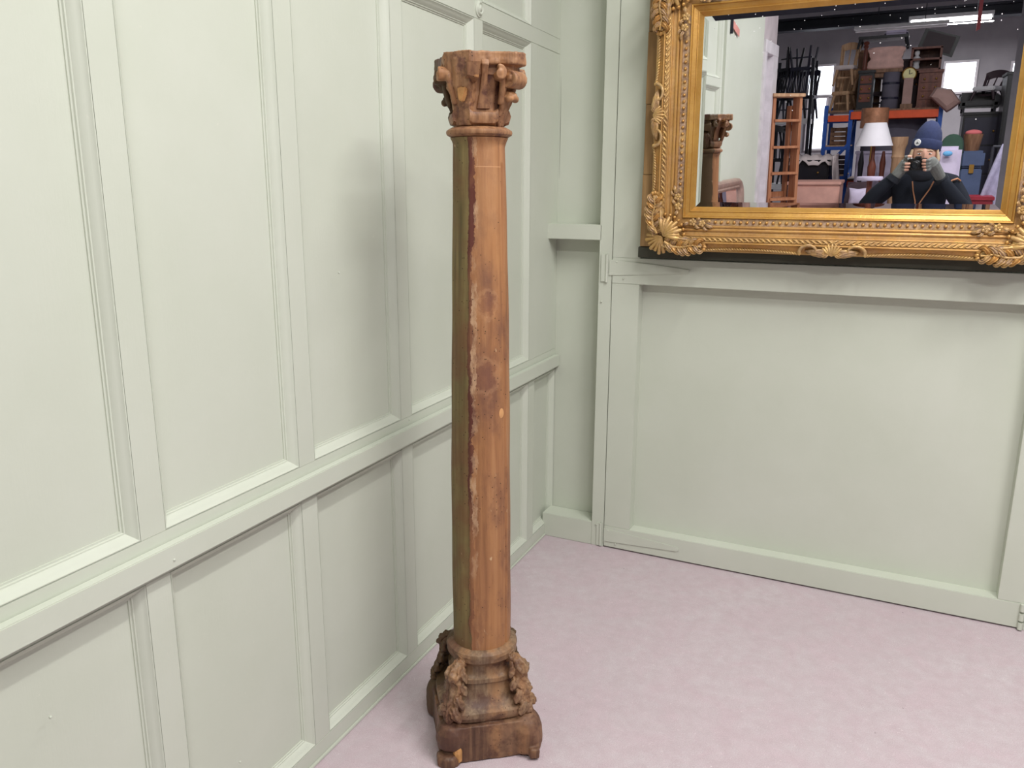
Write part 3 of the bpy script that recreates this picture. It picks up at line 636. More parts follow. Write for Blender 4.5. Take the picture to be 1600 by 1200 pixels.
M['red'] = plain('dark_red_paint', srgb(128, 28, 44), 0.5); M['coral'] = plain('coral_fabric', srgb(206, 108, 112), 0.8); M['denim'] = plain('dusty_blue_fabric', srgb(74, 86, 116), 0.9)
M['silvergilt'] = plain('pinkish_silver_leaf', srgb(186, 158, 146), 0.35, 0.5, 0.2, 14); M['leather'] = plain('plum_brown_leather', srgb(62, 46, 54), 0.5)
M['taupe'] = plain('taupe_pink_shade', srgb(170, 138, 132), 0.7); M['whitestone'] = plain('white_plaster', srgb(220, 218, 224), 0.7)
M['copper'] = plain('copper_foil', srgb(164, 114, 86), 0.45, 0.3, 0.35, 16); M['tag'] = plain('faded_red_paper', srgb(206, 140, 132), 0.8)

# shell of the hall
wr = MB().box(-3.5, 7.5, -13.3, -13.05, 0, 5.0).build('wall_rear', M['block']); tag(wr, 'grey painted blockwork wall at the far end of the hall', None, None, 'structure')
rf = MB().box(-3.5, 7.5, -13.3, -6.2, 5.0, 5.15).build('ceiling', M['roof']); tag(rf, 'dark roof lining over the far end of the hall', None, None, 'structure')
for i, (a, b, c, d) in enumerate(((1263, 104, 1301, 148), (1262, 154, 1288, 232), (1476, 98, 1523, 143), (1581, 98, 1612, 142))):
    x0, x1, z0, z1 = mbox(a, b, c, d, -13.0)
    wd = MB().box(x0, x1, -13.045, -13.035, z0, z1).build('window_%d' % (i+1), M['daylight']); tag(wd, 'bright daylit window in the far wall', None, None, 'structure')
    fr = MB(); t = 0.035
    for bx in ((x0-t, x1+t, z0-t, z0), (x0-t, x1+t, z1, z1+t), (x0-t, x0, z0, z1), (x1, x1+t, z0, z1)): fr.box(bx[0], bx[1], -13.05, -13.0, bx[2], bx[3])
    fr.build('window_frame', M['whitepaint'], wd)
x0, x1, z0, z1 = mbox(1200, 17, 1640, 37, -11.6)
bm_ = MB(); zc = (z0+z1)/2
bm_.box(-1.5, 4.2, -11.75, -11.45, z1-0.03, z1).box(-1.5, 4.2, -11.75, -11.45, z0, z0+0.03).box(-1.5, 4.2, -11.62, -11.58, z0+0.03, z1-0.03)
tag(bm_.build('roof_beam', M['darksteel']), 'dark steel roof beam crossing in front of the grey far wall', None, None, 'structure')
# plain wall end: doorway with white casing and door
sA, zA = ml(1184, 76); sB = ml(1201, 180)[0]; sC = ml(1208, 180)[0]
we = MB().box(-0.14, -0.10, -sC-0.12, -4.52, 0, 2.9).box(-0.10, -0.03, -sC-0.12, -sC, 0, 2.9).box(-0.10, -0.03, -sC, -4.52, zA+0.10, 2.9).build('wall_side', M['mauvewall'], rot=(0, 0, WA)); tag(we, 'pale mauve plaster wall beyond the panelling', None, None, 'structure')
d2 = MB().box(-0.095, -0.06, -sB, -4.62, 0.01, zA).build('door_2', M['whitepaint'], rot=(0, 0, WA)); tag(d2, 'white boarded door at the end of the wall', None, None, 'structure')
for j in range(3):
    y0 = -4.63-(sB-4.64)*(j+1)/3; MB().box(-0.06, -0.052, y0+0.006, y0+(sB-4.64)/3-0.006, 0.04, zA-0.03).build('board', M['whitepaint'], d2, 30, 0.002)
for nm, bx in (('casing', (-0.06, 0.012, -4.62, -4.52, 0, zA+0.1)), ('casing', (-0.06, 0.012, -sC, -sB, 0, zA+0.1)), ('casing_head', (-0.06, 0.014, -sC, -4.52, zA, zA+0.1))):
    MB().box(*bx).build(nm, M['whitepaint'], d2, 30, 0.003)
s_, z_ = ml(1142, 40, 0.0); s_ += 0.06
fl_ = empty('paper_tag', NLW*0.0+Vector((math.sin(WA)*s_, -math.cos(WA)*s_, z_)), WA, 'small faded red paper tag hung from a dark bracket high on the plain wall', 'tag')
MB().box(-0.006, 0.012, 0.03, 0.05, -0.05, 0.06).build('bracket', M['darksteel'], fl_, 30, 0.002)
MB().prism([(0.03, 0.045), (-0.20, 0.0), (-0.20, -0.05), (0.03, -0.005)], 0.004, 0.007, 'yz').build('paper', M['tag'], fl_)

# ---- ceiling tubes
def ceiling_tube(loc, axis, watts, label, length=1.5, rad=0.014):
    e = empty('ceiling_tube_light', loc, 0 if axis == 'x' else PI/2, label, 'light'); L = length/2
    MB().box(-L, L, -0.03, 0.03, 0.02, 0.07).build('housing', M['whitemetal'], e, 30, 0.004)
    for s in (-1, 1): MB().box(s*(L-0.02)-0.015, s*(L-0.02)+0.015, -0.018, 0.018, -0.02, 0.02).build('lamp_holder', M['whitemetal'], e, 30, 0.003)
    MB().tube([(-L+0.03, 0, -rad+0.014), (L-0.03, 0, -rad+0.014)], rad, 12).build('tube', M['tube'], e, 40)
    for s in (-1, 1): MB().tube([(s*L*0.6, 0, 0.07), (s*L*0.6, 0, 0.6)], 0.004, 6).build('hanger', M['whitemetal'], e, 40)
    ld = bpy.data.lights.new('tube_glow', 'AREA'); ld.shape = 'RECTANGLE'; ld.size = length; ld.size_y = 0.10; ld.energy = watts; ld.color = (1.0, 0.98, 0.95)
    lo = bpy.data.objects.new('tube_glow', ld); COL.objects.link(lo); lo.parent = e; lo.location = (0, 0, -0.04-rad)
    return e
for (loc, ax_, wt), lb in zip(TUBES, ('ceiling tube light hanging over the carved column', 'unseen tube light added in front of the gilt mirror to soften shadows', 'unseen tube light added behind the photographer to brighten the foreground', 'unseen tube light added on the right to brighten the walls')):
    ceiling_tube(loc, ax_, wt, lb)
a, b = mp(1420, 31, -10.8), mp(1553, 28, -10.8)
ceiling_tube(((a.x+b.x)/2, -10.8, (a.z+b.z)/2), 'x', FAR_W, 'bright ceiling tube light in front of the dark roof beam', b.x-a.x, 0.027)
a, b = mp(1335, 43, -10.2), mp(1483, 38, -10.2)
cp = empty('suspended_trunking', ((a.x+b.x)/2, -10.2, (a.z+b.z)/2), 0, 'unlit white trunking hung below the dark roof beam', 'trunking'); L = (b.x-a.x)/2
MB().box(-L, L, -0.05, 0.05, -0.012, 0.03).build('tray', M['whitemetal'], cp, 30, 0.004); MB().tube([(-L+0.02, 0, -0.032), (L-0.02, 0, -0.032)], 0.016, 10).build('tube', M['whitemetal'], cp, 40)
for s in (-0.5, 0.5): MB().tube([(s*L, 0, 0.03), (s*L, 0, 1.2)], 0.006, 6).build('hanger', M['darksteel'], cp, 40)
x0, x1, z0, z1 = mbox(1528, 0, 1534, 48, -10.0)
MB().prism([(x0, z0), (x1, z0+0.02), (x1, 4.9), (x0, 4.9)], -10.01, -9.99, 'xz').build('webbing_strap', M['coral']); tag(bpy.data.objects['webbing_strap'], 'faded red webbing strap hanging across the grey far wall', 'strap')

# ---- generic furniture builders
def add_box(name, mat, par, *b, bevel=0.004): return MB().box(*b).build(name, M[mat], par, 30, bevel)
def cabinet(name, label, x0, x1, y0, y1, z0, z1, mat, cat='cabinet', drawers=2, dmat=None, knob='brass', group=None, doors=0):
    """front faces +y (towards the mirror)"""
    e = empty(name, ((x0+x1)/2, (y0+y1)/2, z0), 0, label, cat, group); W, D, H = (x1-x0)/2, (y1-y0)/2, z1-z0
    add_box('carcase', mat, e, -W, W, -D, D, 0.06*min(1, H), H-0.03); add_box('top', mat, e, -W-0.012, W+0.012, -D, D+0.015, H-0.03, H)
    add_box('foot_rail', mat, e, -W-0.006, W+0.006, -D, D+0.008, 0, 0.06*min(1, H))
    if doors:
        for j in range(doors):
            a, b = -W+2*W*j/doors+0.01, -W+2*W*(j+1)/doors-0.01; d = add_box('door', dmat or mat, e, a, b, D, D+0.015, 0.08, H-0.05)
            MB().ball((b-0.03, D+0.025, H/2), 0.012, 8, 6).build('knob', M[knob], d, 60)
    else:
        for j in range(drawers):
            a, b = 0.08+(H-0.13)*j/drawers+0.008, 0.08+(H-0.13)*(j+1)/drawers-0.008; d = add_box('drawer', dmat or mat, e, -W+0.02, W-0.02, D, D+0.012, a, b)
            for s in (-0.5, 0.5): MB().ball((s*W, D+0.022, (a+b)/2), 0.012, 8, 6).build('knob', M[knob], d, 60)
    return e
def chair(label, x, y, z, rz, h=0.95, w=0.42, mat='ebony', seatmat=None, spindles=4, group=None, flip=False, name='spindle_chair'):
    e = empty(name, (x, y, z), rz, label, 'chair', group); sh_ = h*0.47; k = w/2
    if flip: e.rotation_euler = (PI, 0, rz); e.location.z = z+h
    add_box('seat', seatmat or mat, e, -k, k, -k, k, sh_-0.03, sh_+0.015, bevel=0.01)
    for sx in (-1, 1):
        MB().tube([(sx*(k-0.03), k-0.03, sh_-0.02), (sx*k*1.02, k, 0)], [0.018, 0.013], 8).build('leg', M[mat], e, 40)
        MB().tube([(sx*(k-0.03), -k+0.03, sh_-0.02), (sx*k*1.02, -k-0.03, 0)], [0.018, 0.013], 8).build('leg', M[mat], e, 40)
        MB().tube([(sx*(k-0.025), -k+0.03, sh_), (sx*(k-0.02), -k-0.01, h*0.75), (sx*(k-0.01), -k-0.06, h)], [0.017, 0.015, 0.013], 8).build('back_post', M[mat], e, 40)
    MB().loft([[Vector((x_, -k-0.055+0.02*(1-(x_/k)**2)*-1+dy, h-0.06+dz+0.03*(1-(x_/k)**2))) for dy, dz in ((-0.01, 0), (0.01, 0), (0.01, 0.08), (-0.01, 0.08))] for x_ in [-k+2*k*i/8 for i in range(9)]]).build('crest_rail', M[mat], e, 40)
    for j in range(spindles):
        sx = -k*0.65+1.3*k*j/max(1, spindles-1); MB().tube([(sx*0.9, -k+0.03, sh_), (sx, -k-0.05, h-0.03)], 0.008, 6).build('spindle', M[mat], e, 40)
    MB().bar((-k+0.02, 0, sh_*0.45), (k-0.02, 0, sh_*0.45), 0.018).build('stretcher', M[mat], e)
    return e
def drape(name, label, grid, mat, cat, group=None, thick=0.008):
    mb = MB(); n = len(grid[0]); vs = [p for r in grid for p in r]
    mb.add(vs, [(i*n+j, i*n+j+1, (i+1)*n+j+1, (i+1)*n+j) for i in range(len(grid)-1) for j in range(n-1)])
    o = mb.build(name, M[mat], None, 180); s = o.modifiers.new('thickness', 'SOLIDIFY'); s.thickness = thick; s.offset = 0
    return tag(o, label, cat, group)

# ---- leaning overmantel mirror against the plain wall
sE, zE = ml(1167, 283, 0.06); s0_ = 2.72
lm = empty('overmantel_mirror', (math.sin(WA)*3.7+0.0, -math.cos(WA)*3.7, 0), WA, 'round cornered mirror in a pinkish silver gilt frame leaning on the plain wall', 'mirror')
lm.rotation_euler = (0, -0.045, WA); W = (sE-s0_)/2; H = zE+0.03; yc = -((sE+s0_)/2-3.7)
def rr_ring(w_, h0, h1, r, off):
    pts = []
    for cx_, cz_, a0 in ((w_-r, h1-r, 0), (-w_+r, h1-r, PI/2)):
        for i in range(9): a = a0+PI/2*i/8; pts.append(Vector((off, yc+cx_+r*math.cos(a), cz_+r*math.sin(a))))
    pts += [Vector((off, yc-w_, h0)), Vector((off, yc+w_, h0))]
    return pts
mb = MB(); mb.loft([rr_ring(W-i_, 0.0+i_*0.6, H-i_, max(0.02, 0.14-i_*0.7), 0.062+o_) for i_, o_ in ((0, 0), (0.005, 0.030), (0.022, 0.045), (0.040, 0.043), (0.055, 0.028), (0.066, 0.034), (0.074, 0.030), (0.085, 0.014))], cap=False); mb.build('frame', M['silvergilt'], lm, 40)
mb = MB(); r1 = rr_ring(W-0.083, 0.05, H-0.083, 0.08, 0.078); mb.add(r1, [tuple(range(len(r1)))]); mb.build('glass', M['glass'], lm)
mb = MB(); mb.loft([rr_ring(W-0.004, 0.0, H-0.004, 0.14, 0.055), rr_ring(W-0.004, 0.0, H-0.004, 0.14, 0.066)]); mb.build('backboard', M['brown'], lm)

# ---- wooden step ladder
x0, x1, z0, z1 = mbox(1198, 147, 1240, 322, -5.15)
ld_ = empty('step_ladder', ((x0+x1)/2, -5.15, 0), math.radians(-44), 'tall pine step ladder with a pale top step', 'ladder'); LH = z1; k = 0.14
for sx in (-1, 1):
    MB().bar((sx*(k+0.01), 0.06, 0), (sx*k, 0.02, LH-0.03), 0.030, 0.095).build('stile', M['pine'], ld_)
    MB().bar((sx*(k+0.0), -0.09, 0), (sx*(k-0.02), -0.06, LH-0.10), 0.024, 0.050).build('back_leg', M['pine'], ld_)
nst = 8
for j in range(nst):
    t = (j+1)/(nst+1); zz = LH*t; yy = 0.06-0.04*t; kk = k+0.01*(1-t); add_box('tread', 'pine', ld_, -kk, kk, yy-0.07, yy+0.06, zz-0.012, zz+0.012, bevel=0.003)
add_box('top_step', 'tan', ld_, -k-0.03, k+0.03, -0.10, 0.09, LH-0.03, LH, bevel=0.004)
for zz in (0.5, 1.2): MB().bar((-k, -0.09+0.03*zz/LH, zz), (k, -0.09+0.03*zz/LH, zz), 0.02, 0.05).build('back_rail', M['pine'], ld_)

# ---- salmon cupboard, dark chest behind it with a cloth over
x0, x1, z0, z1 = mbox(1230, 284, 1311, 322, -5.7)
cabinet('painted_cupboard', 'plain salmon painted cupboard beside the step ladder', x0, x1, -6.2, -5.7, 0, z1, 'salmon', 'cupboard', doors=1)
x0, x1, z0, z1 = mbox(1236, 250, 1292, 283, -6.75)
cabinet('dark_chest', 'black chest of drawers with fine gilt lines behind the salmon cupboard', x0-0.05, x1+0.02, -7.3, -6.75, 0, z1, 'ebony', 'chest', 8)
zt = z1+0.012; g = []
for i in range(15):
    u = x0-0.02+(x1-x0+0.10)*i/14; row = []
    for j in range(9):
        v = -7.28+0.56*j/8; over = max(0, j-7); row.append((u, v+(0.02 if over else 0), zt+0.022+0.016*math.sin(i*1.9)+0.01*math.sin(i*0.8+j*1.3)-(0.075+0.02*math.sin(i*1.1) if over else 0)))
    g.append(row)
drape('dust_sheet', 'crumpled off white cloth lying over the black chest', g, 'cloth', 'cloth')
g = []
for i in range(13):
    zz = zt+0.03-(0.46*i/12); row = []
    for j in range(11):
        yv = -7.20+0.56*j/10; row.append((x1+0.065+0.035*(i/12)+0.022*math.sin(j*1.7+i*0.2)*(0.3+i/12), yv, zz+(0.0 if i else 0.0)))
    g.append(row)
drape('hanging_cloth', 'pale cloth hanging down the right side of the black chest', g, 'cloth', 'cloth')
# dark armchair to the right of the salmon cupboard
x0, x1, z0, z1 = mbox(1314, 287, 1352, 330, -5.3)
ac = empty('leather_armchair', ((x0+x1)/2+0.03, -5.42, 0), 0.0, 'plum brown leather armchair beside the salmon cupboard', 'armchair'); hA = z1; ac.scale = (0.36, 0.5, 1)
MB().loft([[Vector((x_*s, -0.28-0.05*t, 0.30+(hA-0.30)*t+(-0.05*(x_*s/0.34)**2 if t > .9 else 0))) for x_ in (-0.34, -0.2, 0, 0.2, 0.34)]+[Vector((x_*s, -0.42-0.06*t, 0.30+(hA-0.30)*t)) for x_ in (0.34, 0.2, 0, -0.2, -0.34)] for t, s in ((0, 1), (0.5, 1.04), (0.85, 1.0), (1, 0.86))]).build('backrest', M['leather'], ac, 50)
add_box('seat', 'leather', ac, -0.30, 0.30, -0.30, 0.32, 0.22, 0.48, bevel=0.04)
for s in (-1, 1):
    add_box('arm', 'leather', ac, s*0.36-0.07, s*0.36+0.07, -0.32, 0.30, 0.12, 0.66, bevel=0.04)
    for yy in (-0.34, 0.26): MB().lathe([(0.018, 0), (0.026, 0.12)], 10, Matrix.Translation((s*0.34, yy, 0))).build('leg', M['mahog'], ac, 40)
x0, x1, z0, z1 = mbox(1322, 296, 1352, 320, -5.15)
mb = MB(); W = (x1-x0)/2; mb.loft([[Vector(((x0+x1)/2+W*s*u_, -5.48+dy, (z0+z1)/2-0.02+0.085*s*v_)) for u_, v_ in ((-1, -1), (0, -0.88), (1, -1), (0.9, 0), (1, 1), (0, 0.88), (-1, 1), (-0.9, 0))] for s, dy in ((0.5, -0.05), (0.85, -0.035), (1, 0), (0.85, 0.035), (0.5, 0.05))]); tag(mb.build('cushion', M['lilac'], None, 60), 'pale lilac cushion propped on the plum leather armchair', 'cushion')

# ---- shelving of dark chairs at the left
x0, x1, z0, z1 = mbox(1206, 186, 1264, 194, -9.0)
sv = empty('steel_shelving', ((x0+x1)/2, -9.2, 0), 0, 'white shelved steel shelving loaded with dark chairs left of the tall window', 'shelving'); k = (x1-x0)/2
for sx in (-1, 1):
    for yy in (-0.22, 0.22): add_box('upright', 'darksteel', sv, sx*k-0.02, sx*k+0.02, yy-0.02, yy+0.02, 0, z1+0.75, bevel=0.002)
for zz in (0.35, 1.05, z0): add_box('shelf', 'whitemetal', sv, -k, k, -0.24, 0.24, zz, zz+(z1-z0), bevel=0.002)
gx = (x0+x1)/2
for j, (dx, dz, rz_, fl, mt_, lb) in enumerate(((-0.20, 0, 0.3, False, 'darkblue', 'dark indigo spindle chair on the top shelf next to the ladder'), (-0.02, 0, 3.4, False, 'ebony', 'black spindle chair in the middle of the top shelf'), (0.15, 0, 0.1, False, 'darkblue', 'dark indigo spindle chair on the top shelf next to the window'), (-0.10, 0.30, 0.6, True, 'ebony', 'black spindle chair upturned on the chairs, nearer the ladder'), (0.10, 0.30, 0.2, True, 'darkblue', 'dark indigo spindle chair upturned on the chairs, nearer the window'))):
    chair(lb, gx+dx, -9.2+0.05*j-0.1, z1+dz, rz_, 0.60, 0.27, mt_, None, 5, 'dark chairs on the steel shelving', fl)
for j, (dx, lb) in enumerate(((-0.2, 'black spindle chair under the white top shelf, nearer the ladder'), (0.08, 'black spindle chair under the white top shelf, nearer the window'))):
    chair(lb, gx+dx, -9.15, 1.09, 0.4*j+PI, z0-1.15, 0.30, 'ebony', None, 5, 'dark chairs on the steel shelving')

# ---- pallet rack with orange beams and blue frames
YR = -7.6
px = [mp(1289, 200, YR).x, mp(1328, 200, YR).x, mp(1467, 200, YR).x]; zO1 = mp(1390, 173, YR).z; zO0 = mp(1390, 185, YR).z
rk = empty('pallet_rack', (px[1], YR, 0), 0, 'tall pallet rack with blue uprights and orange beams', 'rack'); ux = [p-px[1] for p in px]
for i, u in enumerate(ux):
    for yy in (0, -0.8): add_box('upright', 'blue', rk, u-0.022, u+0.022, yy-0.03, yy+0.03, 0, zO1+(0.02 if i else 0.08), bevel=0.003)
for u in ux[1:]:
    for zz in (0.3, 1.0, 1.7): MB().bar((u, 0, zz), (u, -0.8, zz+0.35), 0.03).build('side_brace', M['blue'], rk)
zb = [mp(1300, y, YR).z for y in (190, 232, 278)]
for zz in zb: add_box('cross_tie', 'blue', rk, ux[0], ux[1], -0.015, 0.015, zz-0.02, zz+0.02, bevel=0.003)
MB().bar((ux[0], 0.02, mp(1290, 270, YR).z), (ux[1], 0.02, mp(1326, 225, YR).z), 0.034).build('diagonal_brace', M['blue'], rk)
for yy in (0.035, -0.835): add_box('beam', 'orange', rk, ux[1]+0.0, ux[2]-0.022, yy-0.02, yy+0.02, zO0, zO1, bevel=0.003)
add_box('beam', 'orange', rk, ux[0]+0.03, ux[1]-0.022, 0.015, 0.05, zO0-0.02, zO0+0.05, bevel=0.003)
for zz in (0.45, 1.15):
    for yy in (0.035, -0.835): add_box('beam', 'orange', rk, ux[1]+0.022, ux[2]-0.022, yy-0.02, yy+0.02, zz, zz+0.07, bevel=0.003)
    add_box('deck', 'brown', rk, ux[1]+0.01, ux[2]-0.01, -0.82, 0.02, zz+0.07, zz+0.09, bevel=0.002)
add_box('deck', 'brown', rk, ux[0], ux[2]-0.01, -0.82, 0.02, zO1, zO1+0.02, bevel=0.002)
ZS = zO1+0.02
def rbox(a, b, c, d, Y): return mbox(a, b, c, d, Y)
# goods on the rack
x0, x1, z0, z1 = rbox(1300, 92, 1336, 172, YR-0.15)
for j, (dz, lb, mt_) in enumerate(((0.0, 'pale pine chair standing at the left end of the rack top', 'tan'), ((z1-ZS)*0.50, 'pale pine chair stacked on another at the left end of the rack top', 'tan'))):
    chair(lb, (x0+x1)/2, YR-0.35, ZS+dz, 0.35-0.2*j, (z1-ZS)*0.78, (x1-x0)*0.86, mt_, 'cloth' if j else 'tan', 3, 'pale chairs on the rack')
x0, x1, z0, z1 = rbox(1340, 110, 1364, 172, YR-0.1)
cabinet('bedside_cabinet', 'small dark cabinet on the rack top beside the pale chairs', x0, x1, YR-0.5, YR-0.1, ZS, z1, 'ebony', 'cabinet', 3, 'mahog')
x0, x1, zz0, zz1 = rbox(1349, 64, 1355, 110, YR-0.2)
bp = MB(); hB = zz1-z1; bp.lathe([(0.022, 0), (0.03, 0.03), (0.02, 0.06), (0.024, hB*0.5), (0.018, hB*0.75), (0.03, hB*0.82), (0.02, hB*0.86), (0.034, hB*0.93), (0.026, hB*0.98), (0.008, hB)], 14, Matrix.Translation(((x0+x1)/2, YR-0.25, z1)))
tag(bp.build('bed_post', M['mahog'], None, 40), 'turned reddish bed post standing on the small dark cabinet', 'post')
x0, x1, z0, z1 = rbox(1366, 112, 1376, 172, YR-0.2)
chair('plum dark side chair on the rack top behind the grey roll', (x0+x1)/2+0.02, YR-0.55, ZS, 0.2, z1-ZS, 0.28, 'leather', None, 3)
x0, x1, z0, z1 = rbox(1377, 112, 1405, 172, YR-0.1); rr = (x1-x0)/2
mb = MB(); mb.lathe([(rr*0.9, 0), (rr, 0.02), (rr*0.97, (z1-ZS)*0.5), (rr, z1-ZS-0.02), (rr*0.9, z1-ZS), (rr*0.3, z1-ZS-0.01)], 18, Matrix.Translation(((x0+x1)/2, YR-0.2, ZS)))
ro_ = mb.build('felt_roll', M['greyroll'], None, 40); tag(ro_, 'slate grey roll of felt standing on the rack top', 'roll')
for t in (0.3, 0.7): MB().lathe([(rr*1.0, -0.012), (rr*1.03, -0.008), (rr*1.03, 0.008), (rr*1.0, 0.012)], 18, Matrix.Translation(((x0+x1)/2, YR-0.2, ZS+(z1-ZS)*t)), False).build('tie_band', M['darkblue'], ro_)
ztop = z1
x0, x1, z0, z1 = rbox(1356, 74, 1413, 110, YR-0.3)
tb = empty('shelf_board', ((x0+x1)/2, YR-0.4, ztop), 0, 'brown table top laid flat over the grey roll', 'board'); MB().box((x0-x1)/2, (x1-x0)/2, -0.2, 0.25, 0.0, 0.04).build('top', M['brown'], tb, 30, 0.004); MB().box((x0-x1)/2+0.03, (x1-x0)/2-0.03, -0.17, 0.22, -0.05, 0.0).build('apron', M['brown'], tb, 30, 0.004)
mb = MB(); g = []
nn_ = 16
for i in range(nn_+1):
    t = i/nn_; zz = ztop+0.042+(z1-ztop-0.04)*t; wv = (x1-x0)/2*(0.93+0.07*math.sin(t*9)+0.03*math.sin(t*23)) * (0.9 if i in (0, nn_) else 1)
    g.append([Vector(((x0+x1)/2+sx*wv, YR-0.4+sy*0.16, zz)) for sx, sy in ((-1, -0.8), (-0.6, -1), (0.6, -1), (1, -0.8), (1, 0.8), (0.6, 1), (-0.6, 1), (-1, 0.8))])
mb.loft(g); tag(mb.build('wrapped_mattress', M['pinkpack'], None, 60), 'pink padded bundle lying on the brown table top', 'bundle')
zm = z1
x0, x1, z0, z1 = rbox(1342, 49, 1420, 74, YR-0.4)
st = empty('bench_seat', ((x0+x1)/2, YR-0.5, zm+0.002), 0, 'dark bench with a pale patterned cushion on top of the pink bundle', 'bench'); hB = z1-zm; W = (x1-x0)/2
for sx in (-1, 1):
    for yy in (-0.15, 0.15): MB().tube([(sx*(W-0.03), yy, hB*0.6), (sx*W, yy*1.1, 0)], [0.02, 0.014], 8).build('leg', M['ebony'], st, 40)
add_box('seat', 'ebony', st, -W, W, -0.18, 0.18, hB*0.55, hB*0.72); add_box('cushion', 'lilac', st, W*0.02, W*0.95, -0.17, 0.17, hB*0.72, hB*0.98, bevel=0.02)
x0, x1, z0, z1 = rbox(1409, 104, 1433, 127, YR-0.05); rr = (x1-x0)/2
ck = empty('pedestal_clock', ((x0+x1)/2, YR-0.12, ZS), 0, 'clock with a round brass rimmed dial on a tall pinkish case', 'clock'); zc = (z0+z1)/2-ZS
add_box('case', 'taupe', ck, -rr*0.62, rr*0.62, -0.07, 0.05, 0, zc-rr*0.5); add_box('case_foot', 'brown', ck, -rr*0.8, rr*0.8, -0.09, 0.07, 0, 0.05)
rotx = Matrix.Translation((0, 0, zc)) @ Matrix.Rotation(-PI/2, 4, 'X')
MB().lathe([(rr*0.2, -0.05), (rr*0.95, -0.05), (rr, 0.0), (rr, 0.03), (rr*0.9, 0.042), (rr*0.8, 0.03)], 28, rotx).build('bezel', M['brass'], ck, 40)
MB().lathe([(0.001, 0.033), (rr*0.82, 0.031), (rr*0.82, 0.02)], 28, rotx).build('dial', M['dial'], ck, 40)
MB().bar((0, 0.036, zc), (0, 0.036, zc+rr*0.6), 0.008, 0.004).build('hand', M['ebony'], ck); MB().bar((0, 0.036, zc), (rr*0.4, 0.036, zc+rr*0.15), 0.008, 0.004).build('hand', M['ebony'], ck)
x0, x1, z0, z1 = rbox(1434, 109, 1470, 172, YR-0.1)
cabinet('mahogany_chest', 'red mahogany chest on the right of the rack top', x0, x1, YR-0.55, YR-0.1, ZS, z1, 'mahog', 'chest', 3)
zc1 = z1; x0, x1, z0, z1 = rbox(1423, 73, 1472, 108, YR-0.15)
cr = empty('open_bookcase', ((x0+x1)/2, YR-0.35, zc1+0.002), 0, 'open reddish bookcase lying on the mahogany chest', 'bookcase'); W = (x1-x0)/2; hB = z1-zc1
for sx in (-1, 1): add_box('side', 'mahog', cr, sx*(W-0.012)-0.012, sx*(W-0.012)+0.012, -0.15, 0.15, 0, hB, bevel=0.002)
for t in (0.0, 0.45, 0.93): add_box('shelf', 'mahog', cr, -W, W, -0.15, 0.15, hB*t, hB*t+0.022, bevel=0.002)
add_box('back', 'mahog', cr, -W, W, -0.16, -0.15, 0, hB, bevel=0)
x0, x1, z0, z1 = rbox(1424, 77, 1441, 101, YR+0.05)
mb = MB(); mb.lathe([(0.03, 0), (0.038, 0.02), (0.03, 0.05), (0.045, 0.09), (0.04, 0.12), (0.018, 0.14), (0.030, 0.165), (0.026, 0.19), (0.006, 0.20)], 14, Matrix.Translation(((x0+x1)/2, YR-0.30, zc1+0.028)))
tag(mb.build('plaster_bust', M['whitestone'], None, 50), 'small white plaster bust in the reddish open bookcase', 'bust')
x0, x1, z0, z1 = rbox(1436, 45, 1500, 91, YR-0.6); cX, cZ = (x0+x1)/2, (z0+z1)/2
c4 = [mp(*p, YR-0.62) for p in ((1447, 44), (1501, 57), (1487, 90), (1434, 73))]
mb = MB(); mb.prism([(p.x, p.z) for p in c4], YR-0.64, YR-0.60, 'xz'); bo = mb.build('black_art_board', M['ebony'], None, 30, 0.004); tag(bo, 'black square board tipped on its corner behind the open bookcase', 'board')
cen = sum((Vector((p.x, 0, p.z)) for p in c4), Vector())/4; lst = [(cen.x+(p.x-cen.x)*0.80, cen.z+(p.z-cen.z)*0.80) for p in c4]
mb = MB(); mb.prism(lst, YR-0.60, YR-0.594, 'xz'); mb.build('inset', M['leather'], bo, 30, 0.001)
c5 = [mp(*p, YR+0.12) for p in ((1462, 136), (1487, 139), (1502, 160), (1486, 172), (1479, 176), (1452, 151))]
mb = MB(); cen = sum(c5, Vector())/6; mb.loft([[Vector((cen.x+(p.x-cen.x)*s, YR+0.12+dy, cen.z+(p.z-cen.z)*s)) for p in c5] for s, dy in ((0.5, -0.16), (0.9, -0.12), (1.0, 0.0), (0.86, 0.05), (0.5, 0.075))])
tag(mb.build('tipped_lampshade', M['taupe'], None, 25), 'faceted taupe pink lampshade tipped over at the right end of the rack', 'lampshade')

# wardrobes at the back of the rack top
x0, x1, z0, z1 = rbox(1304, 104, 1337, 172, YR-0.62)
cabinet('pine_cupboard', 'pale pine cupboard at the back of the rack top, behind the pale chairs', x0, x1, YR-0.80, YR-0.66, ZS, z1, 'tan', 'cupboard', doors=1)
x0, x1, z0, z1 = rbox(1338, 78, 1377, 172, YR-0.62)
cabinet('oak_wardrobe', 'mid brown oak cupboard at the back of the rack top, behind the turned bed post', x0, x1, YR-0.80, YR-0.62, ZS, z1, 'brown', 'cupboard', doors=2)
x0, x1, z0, z1 = rbox(1403, 92, 1437, 172, YR-0.62)
cabinet('leather_cabinet', 'plum dark cabinet at the back of the rack top, behind the round clock', x0, x1, YR-0.80, YR-0.62, ZS, z1, 'leather', 'cabinet', doors=1)
